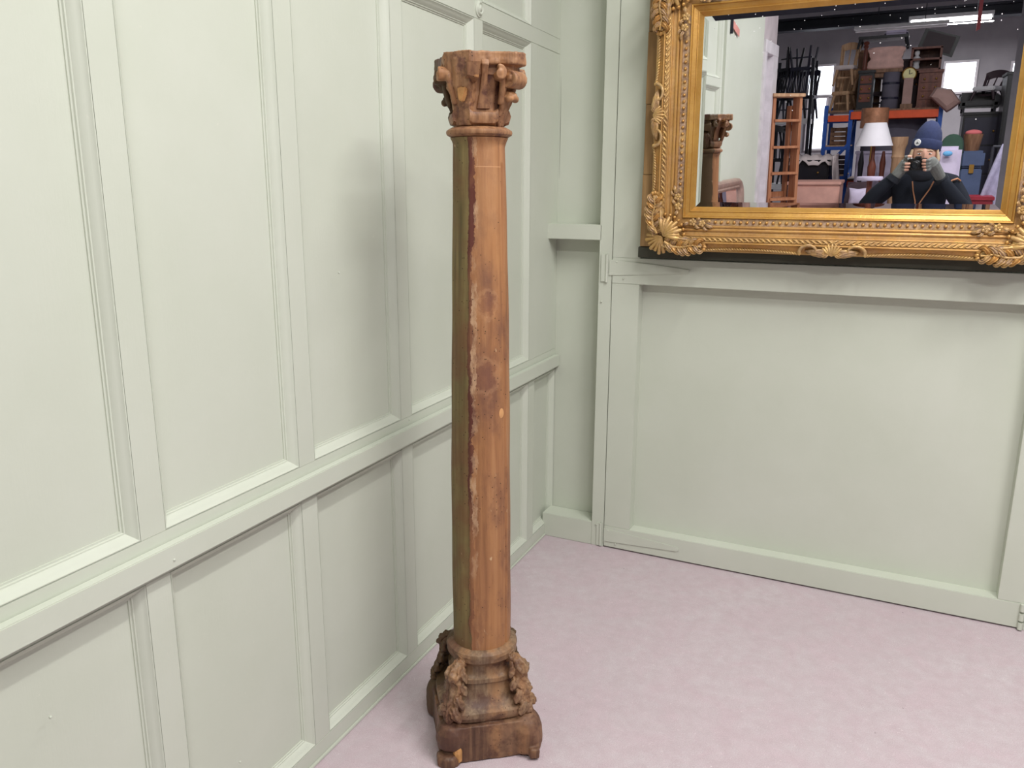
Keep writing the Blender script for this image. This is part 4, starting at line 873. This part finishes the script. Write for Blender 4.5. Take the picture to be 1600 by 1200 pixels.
# crates in the narrow left bay
for i, (a, b, c, d, mt_, lb) in enumerate(((1297, 196, 1324, 231, 'brown', 'brown slatted crate in the upper left bay of the rack'), (1297, 240, 1323, 276, 'leather', 'plum dark slatted crate in the lower left bay of the rack'))):
    x0, x1, z0, z1 = rbox(a, b, c, d, YR-0.2); zb0 = zb[i+1]+0.035
    add_box('deck', 'tan', rk, ux[0], ux[1], -0.80, 0.01, zb0-0.015, zb0, bevel=0.002)
    ce = empty('slatted_crate', ((x0+x1)/2, YR-0.35, zb0), 0, lb, 'crate', 'crates in the rack'); W = (x1-x0)/2; hB = max(0.08, z1-zb0-0.02)
    for sx in (-1, 1):
        for yy in (-0.14, 0.14): add_box('corner_post', mt_, ce, sx*(W-0.012)-0.012, sx*(W-0.012)+0.012, yy-0.012, yy+0.012, 0, hB, bevel=0.002)
    for j in range(4):
        for yy in (-0.158, 0.152): add_box('slat', mt_, ce, -W, W, yy, yy+0.006+0.002, hB*(j+0.12)/4, hB*(j+0.88)/4, bevel=0.002)
    add_box('bottom', mt_, ce, -W+0.01, W-0.01, -0.14, 0.14, 0.002, 0.014, bevel=0.002)

# ---- below the orange beam
x0, x1, z0, z1 = rbox(1345, 186, 1450, 236, YR-0.2); g = []
for i in range(9):
    zz = 1.24+(z1-1.24)*i/8; k = (x1-x0)/2*(1.0-0.10*(i/8)**3)
    g.append([Vector(((x0+x1)/2+k*math.cos(a)*(1+0.03*math.sin(3*a+i)), YR-0.42+0.30*math.sin(a)*(1-0.2*(i/8)**3), zz)) for a in [2*PI*j/20 for j in range(20)]])
mb = MB(); mb.loft(g); tag(mb.build('covered_sofa', M['greyroll'], None, 60), 'slate grey covered seat on the rack under the orange beam', 'seat')
# table lamp with white shade, on a tall turned stand
x0, x1, z0, z1 = mbox(1336, 192, 1396, 228, -6.1); xt0, xt1 = mp(1352, 192, -6.1).x, mp(1386, 192, -6.1).x
lp = empty('standard_lamp', ((xt0+xt1)/2, -6.1, 0), 0, 'standard lamp with a large white tapered shade and brown turned stem', 'lamp'); r0, r1 = (x1-x0)/2, (xt1-xt0)/2
MB().lathe([(r0, z0), (r1, z1), (r1-0.006, z1), (r0-0.006, z0+0.002)], 32, None, False).build('lamp_shade', M['shade'], lp, 60)
MB().lathe([(0.15, 0), (0.15, 0.025), (0.06, 0.05), (0.025, 0.09), (0.022, 0.5), (0.034, 0.55), (0.022, 0.6), (0.02, z0-0.35), (0.036, z0-0.28), (0.040, z0-0.20), (0.018, z0-0.12), (0.016, z0-0.02), (0.012, (z0+z1)/2)], 18).build('stem', M['mahog'], lp, 40)
MB().ball((0, 0, (z0+z1)/2+0.02), 0.03, 10, 8, (1, 1, 1.3)).build('bulb', M['whitestone'], lp, 60)
x0, x1, z0, z1 = mbox(1345, 169, 1389, 200, -6.75); rr = (x1-x0)/2
cl2 = empty('copper_lamp', ((x0+x1)/2, -6.72, 0), 0, 'lamp with a copper coloured drum shade just behind the white shade', 'lamp')
MB().lathe([(rr, z0), (rr*0.97, z1), (rr*0.94, z1), (rr*0.97, z0+0.002)], 28, None, False).build('drum_shade', M['copper'], cl2, 60)
MB().lathe([(0.12, 0), (0.12, 0.02), (0.02, 0.05), (0.014, z0*0.6), (0.02, z0*0.62), (0.012, z0), (0.010, (z0+z1)/2)], 14).build('stem', M['brass'], cl2, 40)
# old beige column and dark posts next to the lamp
x0, x1, z0, z1 = mbox(1388, 214, 1412, 330, -6.6); rr = (x1-x0)/2
mb = MB(); mb.lathe([(rr*1.1, 0), (rr*1.1, 0.08), (rr*0.8, 0.12), (rr*0.82, 0.2), (rr*0.80, z1-0.22), (rr*0.92, z1-0.20), (rr*0.82, z1-0.18), (rr*0.86, z1-0.12), (rr*0.95, z1-0.10), (rr*1.1, z1-0.07), (rr*1.15, z1)], 16, Matrix.Translation(((x0+x1)/2, -6.6, 0)))
tag(mb.build('stripped_pillar', M['tan'], None, 30), 'pale stripped pillar with a flared top behind the white lampshade', 'pillar')
for i, (pxx, mt_, lb) in enumerate(((1347, 'ebony', 'black turned post left of the lamp stem'), (1381, 'mahog', 'reddish turned post between the lamp stem and the pale pillar'))):
    q_ = mp(pxx, 236, -6.75); hP = q_.z; mb = MB(); mb.lathe([(0.03, 0), (0.024, 0.1), (0.03, hP*0.3), (0.02, hP*0.34), (0.028, hP*0.7), (0.018, hP*0.74), (0.03, hP*0.92), (0.012, hP)], 12, Matrix.Translation((q_.x, -6.75, 0))); tag(mb.build('turned_post', M[mt_], None, 40), lb, 'post', 'turned posts by the lamp')
x0, x1, z0, z1 = mbox(1334, 236, 1400, 330, -7.2)
cabinet('lilac_wardrobe', 'greyish lilac painted cabinet standing behind the lamp stem', x0, x1, -7.5, -7.2, 0, z1, 'lilac', 'cabinet', doors=2)
x0, x1, z0, z1 = mbox(1342, 276, 1376, 284, -4.7)
tl = empty('side_table', ((x0+x1)/2, -4.7, 0), 0, 'small pale lilac topped side table in front of the lamp', 'table'); ztl = z1
MB().lathe([(0.10, ztl-0.03), (0.105, ztl-0.015), (0.10, ztl)], 24).build('table_top', M['lilac'], tl, 40); MB().lathe([(0.02, 0.1), (0.03, ztl*0.5), (0.02, ztl-0.03)], 12).build('pedestal', M['mahog'], tl, 40)
for j in range(3): a = 2*PI*j/3; MB().tube([(0, 0, 0.14), (0.07*math.cos(a), 0.07*math.sin(a), 0.10), (0.12*math.cos(a), 0.12*math.sin(a), 0.012)], 0.014, 8).build('foot', M['mahog'], tl, 40)

# ---- right hand side: dark furniture, coloured chairs, hanging blanket
x0, x1, z0, z1 = mbox(1560, 112, 1590, 330, -7.0)
cabinet('black_wardrobe', 'tall black wardrobe at the right behind the hanging blanket', x0, x1+0.25, -7.5, -7.0, 0, z1, 'ebony', 'wardrobe', doors=2)
x0, x1, z0, z1 = mbox(1496, 175, 1562, 330, -7.6)
cabinet('black_sideboard', 'tall black sideboard between the rack and the black wardrobe', x0, x1, -8.1, -7.6, 0, z1, 'ebony', 'sideboard', 6, 'darkblue')
zs = z1; x0, x1, z0, z1 = mbox(1500, 142, 1562, 178, -7.7)
sf = empty('black_settee', ((x0+x1)/2, -7.85, zs), 0, 'black settee lifted onto the tall black sideboard', 'settee'); W = (x1-x0)/2; hB = z1-zs
add_box('seat', 'ebony', sf, -W, W, -0.2, 0.2, 0.05, hB*0.55, bevel=0.02); add_box('backrest', 'ebony', sf, -W, W, -0.22, -0.10, hB*0.3, hB, bevel=0.02)
for sx in (-1, 1):
    add_box('arm', 'ebony', sf, sx*(W-0.03)-0.03, sx*(W-0.03)+0.03, -0.2, 0.2, 0.04, hB*0.8, bevel=0.01)
    for yy in (-0.17, 0.17): add_box('leg', 'darksteel', sf, sx*(W-0.04)-0.012, sx*(W-0.04)+0.012, yy-0.012, yy+0.012, 0, 0.05, bevel=0.002)
zt2 = zs+hB*0.56; x0, x1, z0, z1 = mbox(1531, 115, 1562, 143, -7.75)
chair('dark round backed chair with a white seat standing on the black settee', (x0+x1)/2, -7.82, zt2, 0.5, z1-zt2, 0.24, 'leather', 'whitestone', 3)
x0, x1, z0, z1 = mbox(1474, 209, 1491, 330, -5.5)
gc = empty('green_chair', ((x0+x1)/2, -5.75, 0), 0.1, 'bottle green velvet chair with a rounded back behind the photographer', 'chair'); W = (x1-x0)/2+0.05
MB().loft([[Vector((W*s*math.cos(a), -0.2+dy, 0.95+(z1-1.05)+0.0+0.10*math.sin(a)*1)) for a in [PI*i/10 for i in range(11)]]+[Vector((W*s, -0.2+dy, 0.45)), ][:0]+[Vector((-W*s, -0.2+dy, 0.45)), Vector((W*s, -0.2+dy, 0.45))] for s, dy in ((0.9, -0.05), (1, -0.03), (1, 0.03), (0.9, 0.05))]).build('backrest', M['green'], gc, 40)
add_box('seat', 'green', gc, -0.22, 0.22, -0.2, 0.24, 0.36, 0.48, bevel=0.03)
for sx in (-1, 1):
    for yy in (-0.17, 0.2): MB().tube([(sx*0.18, yy, 0.38), (sx*0.2, yy*1.1, 0)], [0.02, 0.013], 8).build('leg', M['mahog'], gc, 40)
x0, x1, z0, z1 = mbox(1474, 229, 1494, 330, -5.0)
lc = empty('lilac_chair', ((x0+x1)/2, -5.12, 0), -0.1, 'pale lilac upholstered chair in front of the green chair', 'chair'); W = (x1-x0)/2+0.05
add_box('backrest', 'lilac', lc, -W, W, -0.22, -0.14, 0.44, z1, bevel=0.03); add_box('seat', 'lilac', lc, -0.2, 0.2, -0.2, 0.22, 0.36, 0.47, bevel=0.03)
MB().ball((-W*0.2, -0.11, z1-0.06), 0.032, 12, 8, (1.2, 0.4, 0.7)).build('blue_patch', M['skyblue'], lc, 60)
for sx in (-1, 1):
    for yy in (-0.17, 0.18): MB().tube([(sx*0.17, yy, 0.38), (sx*0.18, yy, 0)], [0.018, 0.012], 8).build('leg', M['tan'], lc, 40)
x0, x1, z0, z1 = mbox(1498, 236, 1532, 330, -5.9)
dk = empty('blue_trunk', ((x0+x1)/2, -6.1, 0), 0, 'dusty blue covered tall trunk behind the photographer', 'trunk'); W = (x1-x0)/2
add_box('body', 'denim', dk, -W, W, -0.2, 0.2, 0, z1-0.16, bevel=0.01); add_box('lid', 'denim', dk, -W-0.01, W+0.01, -0.21, 0.21, z1-0.15, z1, bevel=0.02); add_box('latch', 'brass', dk, -0.02, 0.02, 0.2, 0.215, z1-0.2, z1-0.12, bevel=0.003)
zdk = z1; x0, x1, z0, z1 = mbox(1506, 193, 1538, 228, -6.0)
bk = empty('coral_basket', ((x0+x1)/2, -6.08, zdk), 0, 'open brown basket with coral cloth standing on the dusty blue trunk', 'basket'); rr = (x1-x0)/2; hB = z1-zdk
MB().lathe([(rr*0.7, 0), (rr*0.95, hB*0.5), (rr, hB*0.62), (rr*0.94, hB*0.62), (rr*0.7, 0.02)], 16).build('basket', M['brown'], bk, 40)
MB().ball((0.0, 0.0, hB*0.66), rr*0.85, 12, 8, (1, 0.8, 0.42)).build('cloth', M['coral'], bk, 60)
# blanket hung over a clothes rail at the right
tp = [mp(1566, 226, -4.9), mp(1606, 226, -4.9)]; bt0 = [mp(1527, 300, -4.9), mp(1606, 330, -4.9)]
hr = empty('clothes_rail', ((tp[0].x+tp[1].x)/2+0.15, -4.9, 0), 0, 'dark steel clothes rail at the right carrying the blanket', 'rail'); zr = tp[0].z-0.015
for sx in (-0.30, 0.45): MB().tube([(sx, 0, 0), (sx, 0, zr)], 0.013, 10).build('post', M['darksteel'], hr, 40); MB().tube([(sx, -0.25, 0.015), (sx, 0.25, 0.015)], 0.014, 8).build('foot', M['darksteel'], hr, 40)
MB().tube([(-0.30, 0, zr), (0.45, 0, zr)], 0.013, 10).build('cross_bar', M['darksteel'], hr, 40)
g = []
for i in range(18):
    t = i/17; row = []
    xl = tp[0].x+(bt0[0].x-tp[0].x)*min(1, t*1.35)**0.9; xr = tp[1].x+0.22; zb_ = 0.95
    if t > 0.72: xl = bt0[0].x+(t-0.72)*0.42
    for j in range(26):
        u = j/25; row.append((xl+(xr-xl)*u, -4.9+0.022+0.028*math.sin(u*30+t*1.2)*(0.3+t)+0.03*t, zr+0.018-(zr-zb_)*t))
    g.append(row)
gb = []
for i in range(9):
    t = i/8; gb.append([(tp[0].x+0.02+(tp[1].x+0.2-tp[0].x)*j/25, -4.9-0.022-0.02*t-0.012*math.sin(j*1.3)*t, zr+0.018-0.5*t) for j in range(26)])
drape('hanging_blanket', 'lavender grey blanket hanging in folds over the clothes rail', list(reversed(gb))+g, 'lavsheet', 'blanket')
x0, x1, z0, z1 = mbox(1514, 307, 1550, 330, -4.7)
rb = empty('red_box', ((x0+x1)/2, -4.8, 0), 0, 'dark red painted box on a stand left of the hanging blanket', 'box'); W = (x1-x0)/2
add_box('body', 'red', rb, -W, W, -0.14, 0.14, z1-0.30, z1-0.03, bevel=0.004); add_box('lid', 'red', rb, -W-0.01, W+0.01, -0.15, 0.15, z1-0.03, z1, bevel=0.004)
for sx in (-1, 1):
    for yy in (-0.12, 0.12): add_box('leg', 'brown', rb, sx*(W-0.02)-0.015, sx*(W-0.02)+0.015, yy-0.015, yy+0.015, 0, z1-0.30, bevel=0.002)

# ------------------------------------------------------------------ the photographer
M['jacket'] = plain('charcoal_navy_fleece', srgb(32, 35, 43), 0.95, 0, 0.15, 40, 0.4); M['jeans'] = plain('dark_jeans', srgb(44, 48, 66), 0.9)
M['beanie'] = plain('navy_knit', srgb(44, 52, 86), 0.95, 0, 0.12, 60, 0.5); M['skin'] = plain('skin', srgb(206, 158, 138), 0.5, 0, 0.05); M['glove'] = plain('grey_green_knit', srgb(112, 114, 112), 0.95, 0, 0.12, 60, 0.5)
M['hair'] = plain('fair_hair', srgb(206, 180, 150), 0.6); M['camblack'] = plain('camera_black', srgb(18, 18, 20), 0.4); M['lensglass'] = plain('lens_glass', srgb(30, 32, 44), 0.08, 0, 0.05, 9, 0)
M['tanpipe'] = plain('tan_piping', srgb(168, 116, 84), 0.7); M['lip'] = plain('lip', srgb(186, 116, 108), 0.5); M['eyewhite'] = plain('eye_white', srgb(226, 220, 214), 0.3); M['iris'] = plain('iris', srgb(52, 60, 70), 0.3); M['badge'] = plain('badge_white', srgb(232, 232, 236), 0.6); M['scarf'] = plain('lilac_grey_scarf', srgb(150, 146, 160), 0.9)
PR = Vector((1.412, -3.43, 0))
pe = empty('person', PR, 0, 'person in a navy beanie and dark jacket holding a camera up to the face', 'person')
def skin_obj(name, nodes, edges, mat, par, root=0, sub=2):
    me = bpy.data.meshes.new(name); me.from_pydata([n[0] for n in nodes], edges, []); me.materials.append(M[mat])
    o = bpy.data.objects.new(name, me); COL.objects.link(o); o.parent = par
    sm = o.modifiers.new('Skin', 'SKIN'); sm.use_smooth_shade = True
    sv_ = me.skin_vertices[0].data if me.skin_vertices else None
    if sv_ is None:
        bm = bmesh.new(); bm.from_mesh(me); bm.verts.layers.skin.verify(); bm.to_mesh(me); bm.free(); sv_ = me.skin_vertices[0].data
    for i, n in enumerate(nodes):
        r = n[1]; sv_[i].radius = r if isinstance(r, tuple) else (r, r); sv_[i].use_root = (i == root)
    ss = o.modifiers.new('Subdivision', 'SUBSURF'); ss.levels = sub; ss.render_levels = sub
    return o
WL = Vector((-0.162, 0.185, 1.435)); WR_ = Vector((0.108, 0.185, 1.430))
nodes = [((0, 0, 0.95), (0.165, 0.125)), ((0, -0.005, 1.10), (0.165, 0.125)), ((0, 0.0, 1.27), (0.185, 0.135)), ((0, 0.0, 1.385), (0.15, 0.10)), ((0, 0.018, 1.455), (0.070, 0.070)), ((0, 0.03, 1.52), (0.055, 0.058)),
         ((-0.185, 0.0, 1.375), (0.075, 0.075)), ((-0.29, 0.045, 1.27), (0.064, 0.064)), ((-0.345, 0.11, 1.215), (0.058, 0.058)), ((-0.275, 0.155, 1.325), (0.050, 0.050)), (tuple(WL), (0.038, 0.038)),
         ((0.185, 0.0, 1.375), (0.075, 0.075)), ((0.255, 0.05, 1.265), (0.064, 0.064)), ((0.285, 0.12, 1.20), (0.058, 0.058)), ((0.195, 0.165, 1.315), (0.050, 0.050)), (tuple(WR_), (0.038, 0.038)),
         ((-0.095, 0.0, 0.86), (0.095, 0.10)), ((-0.10, 0.02, 0.49), (0.068, 0.07)), ((-0.10, -0.01, 0.10), (0.048, 0.05)), ((-0.105, 0.11, 0.045), (0.044, 0.036)),
         ((0.095, 0.0, 0.86), (0.095, 0.10)), ((0.10, 0.02, 0.49), (0.068, 0.07)), ((0.10, -0.01, 0.10), (0.048, 0.05)), ((0.105, 0.11, 0.045), (0.044, 0.036))]
edges = [(0, 1), (1, 2), (2, 3), (3, 4), (4, 5), (3, 6), (6, 7), (7, 8), (8, 9), (9, 10), (3, 11), (11, 12), (12, 13), (13, 14), (14, 15), (0, 16), (16, 17), (17, 18), (18, 19), (0, 20), (20, 21), (21, 22), (22, 23)]
t = NT('dark_jacket_and_jeans'); sz_ = t.sep()[2]
t.bump(t.noise(90, 3), 0.4, 0.004)
cl = t.mix(t.math('LESS_THAN', sz_, 0.84), srgb(32, 35, 43), srgb(40, 44, 62)); cl = t.mix(t.math('LESS_THAN', sz_, 0.085), cl, srgb(30, 26, 26)); t.fin(cl, 0.95, 0, 0.15); M['clothes'] = t.m
skin_obj('body', nodes, edges, 'clothes', pe)
# head with face
hd = Vector((0.0, 0.045, 1.578)); mb = MB(); R = []
for i in range(25):
    v = i/24; ph = -PI/2+PI*v; zz = 0.118*math.sin(ph); row = []
    for j in range(40):
        a = 2*PI*j/40; c, s = math.cos(a), math.sin(a); w_ = math.cos(ph); rx = 0.076*(1-0.16*max(0, -zz/0.118)); ry = 0.096
        x = rx*w_*c; y = ry*w_*s*(0.97 if s > 0 else 1.0)
        if s > 0:
            fr_ = max(0, s)**3
            y += fr_*(0.026*math.exp(-((zz+0.022)/0.017)**2)*math.exp(-(x/0.012)**2)+0.013*math.exp(-((zz-0.002)/0.025)**2)*math.exp(-(x/0.008)**2))   # nose
            y += fr_*(0.005*math.exp(-((zz-0.022)/0.010)**2)*math.exp(-(x/0.05)**2)-0.007*math.exp(-((zz-0.004)/0.011)**2)*math.exp(-((abs(x)-0.031)/0.014)**2))  # brow, sockets
            y += fr_*(0.008*math.exp(-((zz+0.098)/0.018)**2)*math.exp(-(x/0.024)**2)+0.004*math.exp(-((zz+0.062)/0.008)**2)*math.exp(-(x/0.02)**2)+0.004*math.exp(-((zz+0.025)/0.02)**2)*math.exp(-((abs(x)-0.042)/0.016)**2))
        row.append(hd+Vector((x, y, zz)))
    R.append(row)
mb.loft(R); head = mb.build('head', M['skin'], pe, 80)
for s in (-1, 1):
    ey = MB().ball(hd+Vector((s*0.031, 0.080, 0.002)), 0.0120, 12, 8, (1.1, 0.6, 0.40)).build('eye', M['eyewhite'], head, 60)
    MB().ball(hd+Vector((s*0.031, 0.0865, 0.0015)), 0.0050, 10, 6, (1, 0.5, 0.9)).build('iris', M['iris'], head, 60)
    MB().tube([hd+Vector((s*0.014, 0.093, 0.020)), hd+Vector((s*0.032, 0.090, 0.025)), hd+Vector((s*0.050, 0.076, 0.018))], [0.003, 0.0036, 0.002], 6).build('eyebrow', M['hair'], head, 60)
    MB().ball(hd+Vector((s*0.075, -0.004, -0.008)), 0.026, 10, 8, (0.35, 0.7, 1.1)).build('ear', M['skin'], head, 60)
MB().ball(hd+Vector((0, 0.092, -0.062)), 0.018, 12, 6, (1.15, 0.4, 0.3)).build('mouth', M['lip'], head, 60)
# fair hair below the hat
for s in (-1, 1):
    for j in range(5):
        y0 = 0.045-0.03*j; MB().tube([hd+Vector((s*0.074, y0, 0.03)), hd+Vector((s*(0.084+0.002*j), y0-0.004, -0.03)), hd+Vector((s*(0.080+0.004*j), y0-0.01, -0.085+0.008*j))], [0.008, 0.0095, 0.003], 7).build('hair_lock', M['hair'], pe, 60)
mb = MB(); mb.ball(hd+Vector((0, -0.035, -0.015)), 0.088, 16, 10, (0.92, 0.75, 1.05)); mb.build('hair', M['hair'], pe, 60)
# beanie: cuff and slightly peaked crown leaning back
T = Matrix.Translation(hd+Vector((0, -0.008, 0.0))) @ Matrix.Rotation(math.radians(8), 4, 'X') @ Matrix.Rotation(math.radians(7), 4, 'Y') @ Matrix.Diagonal((0.90, 1.08, 1, 1))
crown = MB().lathe([(0.0935, 0.035), (0.0960, 0.075), (0.0930, 0.110), (0.0840, 0.145), (0.0660, 0.176), (0.0440, 0.204), (0.018, 0.215), (0.002, 0.217)], 36, T).build('beanie', M['beanie'], pe, 60)
MB().lathe([(0.0930, 0.026), (0.0990, 0.022), (0.1035, 0.030), (0.1045, 0.055), (0.1030, 0.080), (0.0985, 0.086), (0.0935, 0.083)], 36, T).build('cuff', M['beanie'], crown, 60)
bp_ = T @ Vector((-0.062, 0.083, 0.056)); mt = Matrix.Translation(bp_) @ Matrix.Rotation(math.radians(33), 4, 'Z') @ Matrix.Rotation(-PI/2, 4, 'X')
MB().lathe([(0.0005, 0.006), (0.0215, 0.005), (0.0225, 0.0)], 24, mt).build('badge', M['badge'], crown, 60)
MB().prism([(-0.010, -0.007), (0.010, -0.007), (0.006, -0.001), (0.002, -0.001), (0.0, 0.008), (-0.003, -0.001), (-0.007, -0.001)], 0.0058, 0.0072, 'xy', mt @ Matrix.Rotation(PI, 4, 'Z')).build('badge_mark', M['darkblue'], crown)
# jacket collar, scarf, zip piping
MB().lathe([(0.075, 1.395), (0.098, 1.41), (0.102, 1.46), (0.094, 1.485), (0.086, 1.47), (0.078, 1.42)], 28, Matrix.Diagonal((1.05, 1.0, 1, 1)) @ Matrix.Translation((0, 0.012, 0))).build('collar', M['jacket'], pe, 60)
MB().lathe([(0.060, 1.42), (0.080, 1.44), (0.083, 1.47), (0.070, 1.492), (0.056, 1.488)], 24, Matrix.Translation((0, 0.025, 0))).build('scarf', M['scarf'], pe, 60)
def chest_y(x, z): return 0.128-0.55*x*x-(0.25*max(0, z-1.33))
for pts in ([(-0.055, 1.40), (-0.045, 1.34), (-0.025, 1.27), (-0.018, 1.18), (-0.016, 1.05)], [(0.075, 1.40), (0.055, 1.35), (0.02, 1.29), (-0.006, 1.24), (-0.008, 1.05)]):
    MB().tube([(x, chest_y(x, z)+0.012, z) for x, z in pts], 0.0045, 6).build('zip_piping', M['tanpipe'], pe, 60)
MB().tube([(0.10, 0.03, 1.49), (0.125, 0.02, 1.45), (0.12, 0.05, 1.405), (0.095, 0.09, 1.385)], [0.006, 0.009, 0.009, 0.005], 8).build('hood_edge', M['tanpipe'], pe, 60)
MB().tube([(0.155, 0.09, 1.375), (0.185, 0.09, 1.405), (0.215, 0.075, 1.415), (0.235, 0.05, 1.40)], 0.006, 8).build('shoulder_piping', M['tanpipe'], pe, 60)
# camera held in front of the face, its lens where the picture is taken from
cb = empty('compact_camera', CAM-FWD*0.022-Vector((0, 0, 0.0)), 0, 'black compact camera held in two gloved hands', 'camera')
cb.matrix_world = Matrix(((RIGHT.x, FWD.x, UP.x, 0), (RIGHT.y, FWD.y, UP.y, 0), (RIGHT.z, FWD.z, UP.z, 0), (0, 0, 0, 1)))
cb.matrix_world.translation = CAM-FWD*0.022
MB().box(-0.062, 0.056, -0.075, -0.040, -0.040, 0.034).build('body', M['camblack'], cb, 30, 0.006)
MB().box(-0.018, 0.020, -0.070, -0.042, 0.034, 0.048).build('viewfinder', M['camblack'], cb, 30, 0.004)
MB().lathe([(0.031, -0.042), (0.031, -0.020), (0.027, -0.018), (0.027, -0.001), (0.022, 0.0), (0.020, -0.006)], 28, Matrix.Rotation(-PI/2, 4, 'X'), False).build('lens_barrel', M['camblack'], cb, 40)
MB().lathe([(0.0005, -0.006), (0.021, -0.008), (0.021, -0.02)], 24, Matrix.Rotation(-PI/2, 4, 'X')).build('front_lens', M['lensglass'], cb, 60)
MB().lathe([(0.006, 0.034), (0.006, 0.040), (0.004, 0.041)], 12, Matrix.Translation((-0.045, -0.055, 0))).build('shutter_button', M['whitemetal'], cb, 40)
# gloved hands: palm and five fingers curled round the camera, bare finger tips
def to_local(P): return P-PR
CW = cb.matrix_world
def hand(side, wrist):
    e = Vector
    S_ = side
    kn = [CW @ Vector((S_*0.080, -0.050+0.006*i, 0.030-0.021*i)) - PR for i in range(4)]     # knuckles beside the body
    palm_c = CW @ Vector((S_*0.086, -0.072, 0.0)) - PR
    mb = MB(); wr_ = Vector(wrist)
    mb.tube([wr_, wr_+(palm_c-wr_)*0.5, palm_c], [0.034, 0.036, 0.038], 12)
    mb.ball(palm_c, 0.040, 14, 10, (0.75, 0.8, 1.05))
    tips = []
    for i, L in enumerate((0.92, 1.0, 0.95, 0.78)):
        k0 = kn[i]; zz = 0.028-0.020*i
        if side < 0 and i == 0:
            q1 = CW @ Vector((S_*0.074, -0.040, 0.052)) - PR; q2 = CW @ Vector((S_*0.052, -0.048, 0.052)) - PR; q3 = CW @ Vector((S_*0.040, -0.054, 0.046)) - PR
        else:
            q1 = CW @ Vector((S_*0.083, -0.026, zz)) - PR; q2 = CW @ Vector((S_*(0.083-0.026*L), -0.022, zz+0.001)) - PR; q3 = CW @ Vector((S_*(0.083-0.046*L), -0.029, zz)) - PR
        mb.tube([palm_c+(k0-palm_c)*0.4, k0, q1, q1+(q2-q1)*0.7], [0.013, 0.0115, 0.0105, 0.0098], 10); tips.append((q1+(q2-q1)*0.55, q2, q3))
    th = [palm_c+Vector((0, 0, -0.012)), CW @ Vector((S_*0.072, -0.090, -0.030)) - PR, CW @ Vector((S_*0.050, -0.090, -0.040)) - PR, CW @ Vector((S_*0.036, -0.084, -0.038)) - PR]
    mb.tube(th[:3], [0.015, 0.013, 0.0115], 10)
    o = mb.build('glove', M['glove'], pe, 60); remesh(o, 0.0032, 3)
    for a, b, c in tips:
        MB().tube([a, b, b+(c-b)*0.8, c], [0.0092, 0.0088, 0.0078, 0.004], 10).build('finger_tip', M['skin'], o, 60)
    MB().tube([th[2]+(th[1]-th[2])*0.1, th[3], th[3]+(th[3]-th[2])*0.3], [0.0105, 0.009, 0.005], 10).build('thumb_tip', M['skin'], o, 60)
    MB().tube([wr_+(wr_-palm_c).normalized()*0.035, wr_], [0.045, 0.043], 14).build('cuff', M['jacket'], pe, 60)
hand(-1, WL); hand(1, WR_)
